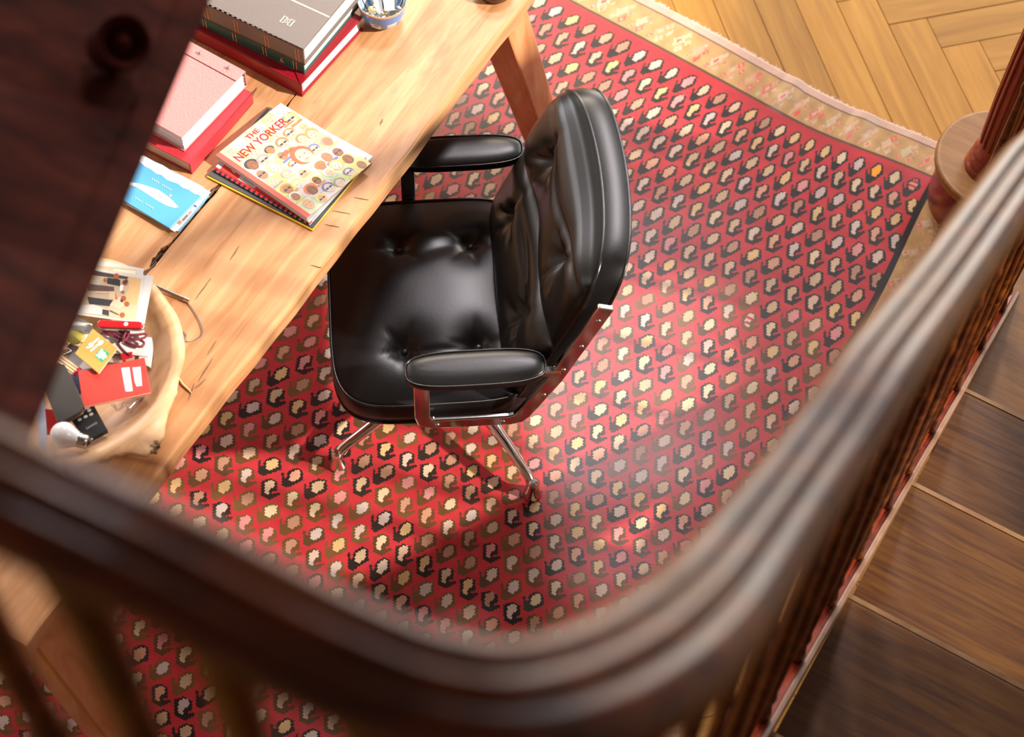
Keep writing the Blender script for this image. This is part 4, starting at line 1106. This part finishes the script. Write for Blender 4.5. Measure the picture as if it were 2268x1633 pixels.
px = [(187, 590), (318, 612), (304, 715), (169.6, 697)]
P4, me = flat('photograph', px, zz, .0008, M_PHOTO, '', '')
t = thing('photograph', 'top photo print in the bowl, showing people in a tan room', 'photograph', P4[0]); add('print_paper', me, t)
S = Sheet(P4[0], (P4[1] - P4[0]).normalized(), Vector((0, 0, 1)).cross((P4[1] - P4[0]).normalized())); S.n = Vector((0, 0, 1))
def q9(L, c): poly_px(S, P4[0], c9(L), c, zz)
q9([(860, 300), (1825, 470), (1710, 1230), (690, 1090)], (.66, .42, .20)); q9([(1010, 330), (1590, 440), (1600, 640), (1480, 900), (1250, 1130), (900, 1080), (740, 1060)], (.50, .38, .27))
q9([(1240, 940), (1600, 930), (1780, 960), (1715, 1228), (1235, 1150)], (.60, .45, .30)); q9([(880, 310), (1590, 440), (1560, 480), (1200, 440), (860, 400)], (.05, .05, .05))
q9([(1210, 450), (1440, 490), (1440, 610), (1200, 560)], (.03, .03, .035)); q9([(860, 560), (1330, 620), (1330, 700), (860, 690)], (.12, .07, .06)); q9([(940, 500), (1070, 500), (1060, 590), (930, 570)], (.45, .46, .38))
q9([(850, 800), (1310, 860), (1250, 970), (880, 930)], (.04, .04, .045)); q9([(1340, 830), (1450, 800), (1520, 960), (1420, 1020), (1250, 950)], (.68, .52, .38)); q9([(1240, 700), (1340, 700), (1380, 860), (1230, 830)], (.60, .46, .30))
q9([(740, 950), (960, 940), (1230, 1040), (1230, 1140), (690, 1090)], (.68, .62, .58)); q9([(1120, 1020), (1235, 1045), (1235, 1145), (1110, 1120)], (.05, .05, .05))
q9([(1000, 700), (1230, 710), (1220, 740), (1000, 730)], (.62, .48, .30)); q9([(1440, 590), (1500, 590), (1480, 700), (1430, 690)], (.85, .85, .84)); q9([(1350, 720), (1400, 840), (1350, 850)], (.60, .15, .05))
for (x, y, r) in ((1500, 830, 50), (1560, 930, 48), (1530, 540, 52), (1370, 430, 55), (1480, 1130, 48), (1490, 715, 30), (1170, 495, 35)): q9([(x + r * math.cos(a_), y + r * math.sin(a_)) for a_ in np.linspace(0, 5.8, 10)], (.38, .10, .04))
q9([(1450, 840), (1490, 860), (1490, 900), (1445, 890)], (.04, .03, .03)); q9([(1480, 540), (1560, 480), (1580, 520), (1530, 570)], (.07, .03, .02)); q9([(1250, 1060), (1400, 1130), (1430, 1130), (1400, 1110), (1260, 1040)], (.12, .08, .06))
S.build('picture', t)
# papers and trinkets on the bowl floor
ZB = BZ - .065
def loose(name, px, z, mat, label, cat, th=.0006):
    P4 = [U(x, y, z) for x, y in px]
    return tag(add(name, bevel(MB().prism([(p.x, p.y) for p in P4], z - th, z).mesh(mat), th * .3, 1)), label, cat)
loose('receipt', [(222, 724), (318, 726), (330, 790), (225, 780)], .806, M_PAPER, 'white paper under the maroon cord in the wooden bowl', 'paper')
loose('card', [(318, 746), (343, 747), (334, 815), (305, 800)], .803, plain('pale_grey_card', (.62, .60, .58), .4), 'pale grey card at the right wall of the wooden bowl', 'card', .003)
loose('card', [(240, 752), (300, 768), (296, 812), (232, 800)], .800, plain('tan_card', (.50, .34, .25), .5), 'tan card beneath the cord, left of the grey card', 'card', .002)
loose('leaflet', [(168, 700), (205, 718), (190, 760), (140, 745)], .806, plain('pale_green_paper', (.62, .66, .62), .4), 'pale green leaflet beside the top photo', 'paper')
loose('leaflet', [(148, 760), (190, 770), (236, 822), (196, 838), (150, 806)], .798, plain('slate_paper', (.30, .28, .28), .5), 'slate grey leaflet under the orange matchbook', 'paper')
loose('tag', [(262, 760), (283, 759), (303, 778), (281, 783)], .812, plain('white_tag', (.74, .73, .73), .5), 'white paper key tag on the maroon cord', 'tag', .0015)
loose('leaflet', [(150, 830), (174, 826), (184, 870), (166, 880)], .806, plain('navy_print', (.06, .10, .22), .5), 'navy patterned leaflet between the grey case and the red notebook', 'paper')
loose('booklet', [(98, 905), (140, 910), (150, 960), (100, 962)], .806, plain('red_gloss', (.55, .01, .01), .3), 'glossy red booklet under the light bulb', 'booklet', .004)
p = U(168, 748, .8085); tag(add('medal', MB().lathe([(.016, 0), (.017, .0008), (.017, .002), (.0155, .0026), (.0005, .0026)], p, k=28).mesh(plain('olive_brass', (.42, .36, .07), .35, metal=.4))), 'round olive brass disc on the green leaflet', 'medal')
p = U(196, 729, .816); tag(add('marble', MB().lathe([(.0095 * math.cos(a_), .0095 * math.sin(a_)) for a_ in np.linspace(-1.5, 1.5, 12)], p, k=24).mesh(plain('clear_glass_marble', (.85, .86, .9), .03, trans=.7))), 'small glass ball next to the orange matchbook', 'ball')
tag(add('chain', MB().tube(catmull([U(x, y, .8) for x, y in ((172, 752), (150, 768), (158, 778), (140, 790), (152, 800))], 6), .0022, k=8).mesh(M_STEEL)), 'short silver bead chain left of the orange matchbook', 'chain')
# pocket knife
t = thing('pocket_knife', 'red pocket knife with a small white shield emblem', 'knife', U(265, 720, .846))
a, b_ = U(224, 718, .850), U(308, 721, .850); d = (b_ - a).normalized(); qv = Vector((-d.y, d.x, 0))
def capsule(a, b, r, z0, z1, mat, n=10, be=.002):
    d = (b - a).normalized(); q = Vector((-d.y, d.x, 0)); P = []
    for i in range(n + 1): th = -math.pi / 2 + math.pi * i / n; P.append(b + d * math.cos(th) * r + q * math.sin(th) * r)
    for i in range(n + 1): th = math.pi / 2 + math.pi * i / n; P.append(a + d * math.cos(th) * r + q * math.sin(th) * r)
    return bevel(MB().prism([(p.x, p.y) for p in P], z0, z1).mesh(mat), be, 3)
add('handle_scale', capsule(a, b_, .0078, .8485, .8535, plain('red_celluloid', (.55, .01, .015), .18, coat=.5)), t)
add('blade_stack', capsule(a - qv * .0015 + d * .002, b_ - qv * .0015 + d * .002, .0078, .8425, .8484, M_STEEL, be=.0008), t)
S = Sheet(U(279, 718, .8536), d, qv); S.n = Vector((0, 0, 1))
S.ell(0, 0, .0042, .0046, (.85, .80, .66)); S.ell(0, 0, .0028, .0032, (.5, .05, .04)); S.rect(-.0006, -.0022, .0006, .0022, (.85, .82, .7)); S.rect(-.0018, -.0006, .0018, .0006, (.85, .82, .7))
S.build('emblem', t)
# maroon cord
M_CORD = plain('maroon_cord', (.17, .015, .04), .6, bump=.6, bscale=900)
cb = MB()
for L, z, r in (([(222, 728), (236, 735), (258, 738), (275, 745), (300, 752), (320, 748), (322, 740), (300, 742), (278, 742)], .823, .0027), ([(224, 738), (245, 742), (268, 752), (290, 764), (312, 768), (318, 758), (296, 748)], .819, .0027),
                ([(272, 752), (278, 738), (285, 735), (282, 748), (270, 757)], .826, .0028), ([(240, 734), (262, 746), (300, 766), (316, 768)], .821, .0025), ([(276, 750), (262, 760), (275, 778), (288, 787)], .818, .0022)):
    cb.tube(catmull([U(x, y, z + .002 * math.sin(i * 2)) for i, (x, y) in enumerate(L)], 6), r, k=8)
t = thing('lanyard', 'maroon cord tied in a bow with a small red charm', 'cord', U(270, 750, .82)); add('cord', cb.mesh(M_CORD), t)
add('charm', bevel(MB().prism([(p.x, p.y) for p in quad([(266, 783), (293, 779), (294, 790), (278, 795), (280, 802), (272, 802)], .815)], .811, .8155).mesh(plain('red_enamel', (.45, .01, .02), .25)), .001), t)
# grey black box under bow
loose('clip', [(262, 728), (288, 730), (285, 742), (262, 741)], .820, plain('black_clip', (.02, .02, .02), .3), 'black bulldog clip half hidden below the pocket knife', 'clip', .006)
# red notebook
px = [(172.6, 823), (319.8, 792), (333.8, 869), (184, 901.5)]; zt = .842
P4 = [U(x, y, zt) for x, y in px]
t = thing('notebook', 'slim bright red notebook with two small stickers', 'notebook', P4[3])
def rq(P4, z0, z1, mat, ins=0.0):
    c = sum(P4, Vector()) / 4
    return bevel(MB().prism([((c + (p - c) * (1 - ins)).x, (c + (p - c) * (1 - ins)).y) for p in P4], z0, z1).mesh(mat), .0008)
M_NB = plain('red_leatherette', (.54, .055, .042), .35, bump=.15)
add('cover', rq(P4, zt - .0012, zt, M_NB), t); add('page_block', rq(P4, zt - .0052, zt - .0013, M_PGC, .012), t); add('back_cover', rq(P4, zt - .0066, zt - .0053, M_NB), t)
S = Sheet(P4[3], (P4[2] - P4[3]).normalized(), Vector((0, 0, 1)).cross((P4[2] - P4[3]).normalized())); S.n = Vector((0, 0, 1))
c6 = lambda L: [(80 + x / 6.048, 740 + y / 6.048) for x, y in L]
poly_px(S, P4[3], c6([(1138, 455), (1185, 448), (1225, 765), (1195, 770)]), (.42, .50, .62), zt); poly_px(S, P4[3], c6([(1165, 455), (1250, 445), (1295, 765), (1210, 775)]), (.78, .76, .70), zt); poly_px(S, P4[3], c6([(1290, 450), (1400, 438), (1420, 695), (1345, 705), (1320, 640)]), (.62, .68, .80), zt)
poly_px(S, P4[3], c6([(1200, 500), (1215, 498), (1240, 740), (1228, 742)]), (.55, .53, .5), zt); poly_px(S, P4[3], c6([(1345, 500), (1360, 498), (1380, 660), (1368, 662)]), (.5, .55, .68), zt)
S.build('sticker', t)
# orange matchbook
px = [(165.8, 783), (205.5, 728.4), (260, 771.4), (218.7, 827.6)]; zt = .852
P4 = [U(x, y, zt) for x, y in px]
t = thing('matchbook', 'orange matchbook printed 1991 with a green and white crest', 'matchbook', P4[0])
add('card_cover', rq(P4, zt - .001, zt, plain('orange_card', (.66, .33, .075), .4)), t); add('inner_card', rq(P4, zt - .0055, zt - .0011, M_PAPER, .02), t)
uu = (P4[2] - P4[1]).normalized(); vv = Vector((0, 0, 1)).cross(uu)       # text runs from upper right corner downwards
S = Sheet(P4[1], uu, vv); S.n = Vector((0, 0, 1)); Lm = (P4[2] - P4[1]).length; Wm = (P4[0] - P4[1]).length
for (txt, x, y) in (('19', .020, -.022), ('91', .020, -.038)):
    S.text(txt, x, y, .021, (.80, .76, .74), .0001, 0, .95, .0012)
c6q = lambda L, c: poly_px(S, P4[1], c6(L), c, zt)
c6q([(870, 180), (985, 260), (890, 385), (780, 295)], (.03, .42, .16))
c6q([(875, 195), (900, 215), (895, 240), (925, 240), (935, 275), (950, 310), (915, 325), (900, 350), (870, 320), (840, 330), (830, 305), (790, 290), (830, 265), (840, 240), (855, 225)], (.80, .80, .78))
c6q([(862, 215), (870, 222), (862, 320), (854, 315)], (.5, .62, .5)); c6q([(820, 268), (905, 280), (903, 286), (818, 274)], (.5, .62, .5))
S.build('print', t)
# bundle of matches
d0, d1 = U(133, 797, .828), U(171, 824, .832); dv = (d1 - d0).normalized(); qv = Vector((-dv.y, dv.x, 0)).normalized()
for i in range(7):
    off = qv * ((i - 3) * .0030); zo = Vector((0, 0, .0022 * (i % 2)))
    t = thing('match', ['wooden match with crimson head at the left of the bundle', 'second match from the left of the bundle', 'third match from the left of the bundle', 'middle match of the bundle by the grey case', 'third match from the right of the bundle', 'second match from the right of the bundle', 'match at the right side of the bundle, nearest the matchbook'][6 - i], 'match', d0 + off, 0, 'matches in the bundle')
    st_ = random.uniform(0, .004)
    add('stick', MB().box((d0 + d1) / 2 + off + zo - dv * st_, dv * (d1 - d0).length / 2, qv * .0011, (0, 0, .0011)).mesh(plain('match_wood', (.72, .52, .32), .6) if i == 0 else bpy.data.materials['match_wood']), t)
    hp = d1 + off + zo - dv * st_; hm = bpy.data.materials.get('match_head') or plain('match_head', (.55, .01, .04), .6)
    add('match_head', MB().lathe([(.0008, -.001), (.0019, .001), (.0021, .004), (.0014, .0065), (.0002, .0072)], hp - dv * .001, dv, k=10).mesh(hm), t)
# grey black case
P = [(121, 811), (126, 806), (139, 808), (147, 815), (184, 893), (183, 903), (176, 912), (140, 932), (130, 932), (124, 926), (100, 860), (97, 848)]
M_CASE = plain('charcoal_leather', (.055, .048, .046), .33, bump=.1)
t = thing('glasses_case', 'charcoal rounded leather case leaning on the calculator', 'case', U(140, 870, .84))
cs = catmull([U(x, y, .852) for x, y in P], 4, True)
add('case_body', bevel(MB().prism([(p.x, p.y) for p in cs], .836, .8525).mesh(M_CASE), .005, 4, 50), t)
add('rim', MB().tube([Vector((p.x, p.y, .8405)) for p in cs], .0011, k=6, closed=True).mesh(plain('copper_trim', (.35, .13, .06), .3, metal=.8)), t)
# calculator
px = [(157, 927), (212, 905), (238.5, 953), (192, 977)]; zt = .826
P4 = [U(x, y, zt) for x, y in px]
t = thing('calculator', 'small black calculator with oval grey keys', 'calculator', P4[0])
M_CALC = plain('black_abs', (.018, .019, .020), .35)
P5 = [U(x, y, zt) for x, y in [(140, 905), (199, 882), (238.5, 953), (192, 977)]]
add('case_body', rq(P5, zt - .011, zt, M_CALC), t)
S = Sheet(P4[3], (P4[2] - P4[3]).normalized(), Vector((0, 0, 1)).cross((P4[2] - P4[3]).normalized())); S.n = Vector((0, 0, 1))
pS = U(192, 952, zt); S.text('SANYO', (pS - P4[3]).dot(S.u), (pS - P4[3]).dot(S.v), .0062, (.55, .56, .56), .0001, 0.05, 1.15)
S.build('lettering', t)
for (x, y) in ((584, 1152), (662, 1112), (738, 1078), (712, 1028), (690, 992)):
    p = U(80 + x / 6.048, 740 + y / 6.048, zt); k_ = MB(); du = S.u
    pts = [(p + du * math.cos(a_) * .0043 + S.v * math.sin(a_) * .0030) for a_ in np.linspace(0, 2 * math.pi, 17)[:-1]]
    add('key', bevel(k_.prism([(q_.x, q_.y) for q_ in pts], zt, zt + .0018).mesh(bpy.data.materials.get('grey_key') or plain('grey_key', (.45, .43, .41), .4)), .0005), t)
p0, p1 = U(80 + 770 / 6.048, 740 + 1385 / 6.048, .815), U(80 + 870 / 6.048, 740 + 1335 / 6.048, .815)
p0, p1 = U(207, 968, .817), U(224, 960, .817)
add('switch', MB().box((p0 + p1) / 2 - Vector((0, 0, 0)), (p1 - p0) / 2, Vector((.0006, -.002, 0)), (0, 0, .002)).mesh(plain('ivory_plastic', (.62, .55, .45), .4)), t)
# light bulb
t = thing('light_bulb', 'frosted white light bulb with steel screw cap', 'bulb', U(145, 966, .83))
g0, g1 = U(141, 964, .846), U(184, 977, .842); ax_ = (g1 - g0).normalized()
R0 = .0255
pr_ = [(R0 * math.sin(a_), -R0 * math.cos(a_)) for a_ in np.linspace(.02, 2.25, 18)] + [(.0152, .026), (.0140, .030)]
add('glass', MB().lathe(pr_, g0, ax_, k=36).mesh(plain('frosted_glass', (.80, .80, .82), .22, spec=.6)), t)
add('cap', MB().lathe([(.0140, .029), (.0146, .030), (.0146, .0335), (.0135, .0345), (.0142, .036), (.0135, .0375), (.0142, .039), (.0135, .0405), (.0135, .046), (.009, .049)], g0, ax_, k=28).mesh(M_STEEL), t)
add('contact', MB().lathe([(.0088, .049), (.0078, .0505), (.0045, .0515), (.0042, .053), (.0005, .0536)], g0, ax_, k=20).mesh(plain('cap_insulator', (.03, .02, .02), .3)), t)
# paper clips and safety pin
def wire(name, L, z, r, mat, label, cat): return tag(add(name, MB().tube(catmull([U(x, y, z) for x, y in L], 5), r, k=6).mesh(mat)), label, cat)
wire('safety_pin', [(282, 898), (285, 906), (303, 889), (325, 884), (322, 880), (300, 886)], .800, .0012, M_STEEL, 'steel safety pin just below the red notebook', 'pin')
wire('wire_clip', [(270, 893), (272, 899), (276, 896), (274, 891)], .795, .0009, M_STEEL, 'tiny bent wire left of the safety pin', 'clip')
wire('chain', [(188, 983), (196, 976), (205, 972), (192, 982), (188, 987)], .826, .0014, M_STEEL, 'tiny silver chain end by the bulb cap', 'chain')
loose('envelope', [(84, 895), (98, 870), (104, 960), (103, 1003), (86, 985)], .842, plain('blue_grey_paper', (.34, .37, .46), .4), 'blue-grey folded paper at the left side of the bowl', 'paper')
# pen with its cord, right of the bowl
a, b_ = U(340, 632, .760), U(408, 662, .756)
t = thing('pen', 'slim silver-grey pen with a thin cord, beside the wooden bowl', 'pen', a)
add('barrel', MB().tube([a, a.lerp(b_, .5), b_], .0042, k=12).mesh(plain('grey_metal', (.30, .28, .26), .25, metal=.9)), t)
add('cap', MB().tube([b_, b_ + (b_ - a).normalized() * .012], .0052, k=12).mesh(M_STEEL), t)
L = [(414, 668), (430, 690), (445, 718), (450, 740), (438, 752), (422, 757), (412, 755), (413, 742), (405, 734)]
add('cord', MB().tube(catmull([U(x, y, .7525) for x, y in L], 6), .0011, k=6).mesh(plain('grey_cord', (.20, .16, .17), .6)), t)
# thin stick poking from under the bowl
tag(add('twig', MB().tube([U(396, 838, .7525), U(404, 851, .7525), U(418, 864, .7525), U(424, 871, .7522)], .0022, k=8, scale=[1, 1.2, 1, .5]).mesh(M_BOWL)), 'short pale curl of wood sticking out right of the wooden bowl', 'twig')
# ------------------------------------------------------------------ staircase
ST = thing('staircase', 'dark varnished wooden staircase with grooved handrail, turned newel and oak treads', 'staircase', (1.0, 2.0, 0))
sd = Vector((-.4744, -.8803, 0)); sw = Vector((.8803, -.4744, 0))         # climbing direction, width to the right
n2 = U(2120, 874, .38); n2.z = 0; n2 = n2 - sw * .0
GO = .395; RI = .19; SWD = 1.15
def SP(s, w, z=0): q = n2 + sd * s + sw * w; return Vector((q.x, q.y, z))
M_RISER = wood('stair_riser_oak', (.05, .018, .007), (.09, .032, .011), (.13, .05, .018), ang=R_(-28.3), sc=(4, 50, 50), rough=.4)
for k in range(1, 9):
    s0 = (k - 2) * GO; zt = k * RI
    # tread with rounded nosing
    if k == 1:
        continue
    pf = [(-.006, zt - .030), (-.022, zt - .024), (-.028, zt - .015), (-.024, zt - .005), (-.012, zt), (GO + .02, zt), (GO + .02, zt - .030)]
    v = [SP(s0 + a, 0.012, z) for a, z in pf] + [SP(s0 + a, SWD, z) for a, z in pf]; n = len(pf)
    f = [tuple(range(n)), tuple(range(n, 2 * n))[::-1]] + [(i, n + i, n + (i + 1) % n, (i + 1) % n) for i in range(n)]
    me = mesh(v, f, M_TREAD); bm = bmesh.new(); bm.from_mesh(me); bmesh.ops.recalc_face_normals(bm, faces=bm.faces); bm.to_mesh(me); bm.free()
    add('tread', me, ST)
    add('riser', MB().prism([SP(s0, .012).xy, SP(s0 + .018, .012).xy, SP(s0 + .018, SWD).xy, SP(s0, SWD).xy], zt - RI, zt - .030).mesh(M_RISER), ST)
    # worn pale nosing strip
    add('nosing_strip', MB().prism([SP(s0 - .026, .012).xy, SP(s0 - .016, .012).xy, SP(s0 - .016, SWD).xy, SP(s0 - .026, SWD).xy], zt - .004, zt + .0008).mesh(bpy.data.materials.get('worn_nosing') or wood('worn_nosing', (.16, .08, .035), (.22, .12, .055), (.30, .17, .08), sc=(10, 10, 10), rough=.35)), ST)
# first step with its round bullnose end carrying the newel
dc = Vector((1.245, 2.925, 0)); dr = .172
pts = []
A1 = SP(-GO, SWD); A0 = SP(0.02, SWD); A2 = SP(0.02, .012)
c = dc
a0 = math.atan2((sw * -1).y, (sw * -1).x)
arc = [dc + Vector((math.cos(t), math.sin(t), 0)) * dr for t in np.linspace(R_(62), R_(250), 40)]
poly = [(p.x, p.y) for p in arc] + [A2.xy.to_tuple() if hasattr(A2.xy, 'to_tuple') else tuple(A2.xy)] + [tuple(A0.xy), tuple((dc + sw * .95 + Vector((math.cos(R_(62)), math.sin(R_(62)), 0)) * dr).xy)]
M_BULL = wood('stair_bullnose_oak', (.20, .080, .014), (.28, .12, .022), (.36, .165, .036), ang=R_(-28.3), sc=(5, 60, 60), rough=.42, bump=.15)
add('tread', bevel(MB().prism(poly, RI - .034, RI - .002).mesh(M_BULL), .010, 3, 30), ST)
poly2 = [((p[0] - dc.x) * .9 + dc.x, (p[1] - dc.y) * .9 + dc.y) for p in poly]
add('riser', MB().prism(poly2, 0.009, RI - .034).mesh(M_NEWEL), ST)
# string board along the open side, with a thin pale cap
pitch = RI / GO
def string(w0, w1, dz0, dz1, s0, s1, mat):
    v = []; 
    for s_ in (s0, s1):
        z = pitch * (s_ + 2 * GO) 
        for (w_, dz) in ((w0, dz0), (w1, dz0), (w1, dz1), (w0, dz1)): v.append(SP(s_, w_, max(.002, z + dz)))
    f = [(0, 1, 2, 3), (7, 6, 5, 4), (0, 4, 5, 1), (1, 5, 6, 2), (2, 6, 7, 3), (3, 7, 4, 0)]
    me = mesh(v, f, mat); bm = bmesh.new(); bm.from_mesh(me); bmesh.ops.recalc_face_normals(bm, faces=bm.faces); bm.to_mesh(me); bm.free(); return me
SEND = 7 * GO - .2
add('string_board', bevel(string(-.030, .003, -.30, .03, -.72, 2.15, M_NEWEL), .004), ST)
add('string_cap', bevel(string(.002, .012, -.02, .040, -.72, 2.15, wood('string_cap_wood', (.14, .07, .04), (.20, .11, .07), (.28, .17, .12), sc=(10, 10, 10), rough=.3)), .002), ST)

# handrail, rising and swinging round the well
rp = [(2266, 380, 2.11), (2112, 597, 1.76), (1960, 800, 1.495), (1824, 1000, 1.35), (1690, 1190, 1.225), (1590, 1325, 1.14), (1470, 1440, 1.05), (1320, 1520, .98), (1140, 1558, .93), (950, 1530, .905), (750, 1450, .89), (550, 1350, .885), (350, 1245, .89), (150, 1150, .90), (-80, 1040, .92), (-350, 910, .95)]
R3 = [D(*p) for p in rp]
R3 = [Vector((1.2, 2.915, 1.10)), D(2420, 165, 2.62)] + R3
rail = catmull(R3, 8)
hw, hh = .030, .026
prof = [(-.020, -.024), (.020, -.024), (.029, -.012), (.030, .002), (.0255, .012), (.0175, .018), (.0105, .0165), (.0085, .014), (.0065, .0165), (0, .0215), (-.0065, .0165), (-.0085, .014), (-.0105, .0165), (-.0175, .018), (-.0255, .012), (-.030, .002), (-.029, -.012)]
wr = D(1500, 1440, .93)
wr = D(1500, 1430, 1.06)
rsc = [(1.14 if q.y > .5 else 1.0 + .14 * max(0, min(1, (q.x + .05) / .15))) + .28 * math.exp(-((q - wr).length / .17) ** 2) for q in rail]
add('handrail', MB().sweep(rail, prof[::-1], scale=rsc).mesh(M_RAIL), ST)

# turned balusters
def baluster(top, zb, r=.0115):
    h = top.z - zb; o = Vector((top.x, top.y, zb)); pr = []
    for (t, k) in ((0, 1.25), (.02, 1.3), (.035, 1.0), (.05, .75), (.07, 1.15), (.09, .8), (.2, 1.2), (.32, 1.35), (.45, 1.1), (.55, .8), (.57, 1.15), (.59, .8), (.75, .9), (.9, 1.0), (.96, 1.2), (1, 1.1)): pr.append((r * k, t * h))
    return MB().lathe(pr, o, k=14).mesh(M_RAIL)
acc = 0
for i in range(1, len(rail)):
    seg = (rail[i] - rail[i - 1]); hl = Vector((seg.x, seg.y, 0)).length; acc += hl
    p = rail[i] - Vector((0, 0, .022))
    if not (p.y > .50 and p.x > .06): break
    if acc >= .125:
        acc = 0; s_ = (p - n2).dot(sd)
        if (p - dc).length < 1.0 and p.y > 2.65: continue
        wq = (p - n2).dot(sw); p = p + sw * (-.012 - wq if p.y < 2.5 else 0)
        add('baluster', baluster(p, pitch * (s_ + 2 * GO) + .03, .0095), ST)
for (px, py, d_) in ((1480, 1436, 1.055), (1160, 1556, .935), (800, 1472, .893), (450, 1300, .885), (93, 1122, .90), (-270, 950, .94)):
    p = D(px, py, d_) - Vector((0, 0, .022)); add('baluster', baluster(p, p.z - .95, .0145), ST)
# curved well string below the upper balusters
well = [q - Vector((0, 0, .96)) for q in rail if not (q.y > .50 and q.x > .06)]
add('well_string', MB().sweep(well, [(-.02, -.14), (.02, -.14), (.02, .0), (-.02, .0)][::-1], smooth=False).mesh(M_RAIL), ST)
# turned newel on the bullnose
o = Vector((1.205, 2.905, RI - .002))
nw = [(.060, 0), (.062, .006), (.056, .016), (.050, .020), (.056, .030), (.057, .036), (.050, .044), (.047, .048), (.053, .060), (.052, .066), (.045, .074), (.040, .082), (.041, .12), (.043, .25), (.041, .42), (.037, .56), (.034, .64), (.040, .66), (.034, .68), (.030, .72), (.048, .75), (.052, .80), (.052, .86), (.034, .90), (.03, .915)]
b = MB().lathe(nw, o, k=40)
nwo = add('newel_post', b.mesh(M_NEWEL), ST)
# reeds on the shaft
rd = MB()
for i in range(14):
    a = 2 * math.pi * i / 14
    rd.tube([o + Vector((math.cos(a) * (r + .0005), math.sin(a) * (r + .0005), h)) for r, h in ((.0405, .095), (.0415, .12), (.0435, .25), (.0415, .42), (.0375, .56), (.035, .63))], .0046, k=6)
add('reeding', rd.mesh(M_NEWEL), nwo)
add('newel_cap', MB().lathe([(.02, .90), (.045, .915), (.05, .93), (.042, .955), (.02, .97), (.002, .975)], o, k=32).mesh(M_RAIL), ST)

# ------------------------------------------------------------------ dark board of the upper flight, at the left
UF = [(640, -420, 2.55), (552, -210, 2.35), (465, 0, 2.15), (340, 300, 1.95), (215, 612, 1.75), (90, 925, 1.52), (-20, 1195, 1.35), (-120, 1440, 1.25)]
Ed = [D(*p) for p in UF]
t = thing('stair_string', 'broad board of the upper flight in shade-darkened wood with a round turned boss', 'stair board', (Ed[4].x, Ed[4].y, Ed[4].z - .3))
def off(p, q, dx): return D(p[0] + dx, p[1], p[2])
W3 = [D(p[0] - 430 * 2.15 / p[2] * .98, p[1] - 150 * 2.15 / p[2], p[2] * 1.0) for p in UF]
nrm = [(Vector((0, 0, CAM_H)) - e).normalized() for e in Ed]
v = []; n = len(Ed)
sec = [(0.0, -.03), (0.0, -.004), (.02, .0), (.12, .0), (.15, -.006), (.18, .0), (1.0, .0), (1.0, -.03)]
for e, w_, nn in zip(Ed, W3, nrm):
    for (a, h) in sec: v.append(e.lerp(w_, a) + nn * h)
k = len(sec); f = []
for i in range(n - 1):
    for j in range(k): f.append((i * k + j, i * k + (j + 1) % k, (i + 1) * k + (j + 1) % k, (i + 1) * k + j))
f.append(tuple(range(k))); f.append(tuple(range((n - 1) * k, n * k)))
me = mesh(v, f, M_DARKWOOD); bm = bmesh.new(); bm.from_mesh(me); bmesh.ops.recalc_face_normals(bm, faces=bm.faces); bm.to_mesh(me); bm.free()
add('board', me, t)
bp = D(268, 95, 1.98); bn = (Vector((0, 0, CAM_H)) - bp).normalized()
add('boss', MB().lathe([(.028, -.03), (.031, .004), (.029, .012), (.025, .008), (.018, -.004), (.012, -.008), (.010, .004), (.004, .010), (.0005, .0105)], bp + Vector((.0, .0, .0)), (bn + Vector((.35, .25, 0))).normalized(), k=32).mesh(M_DARKWOOD), t)
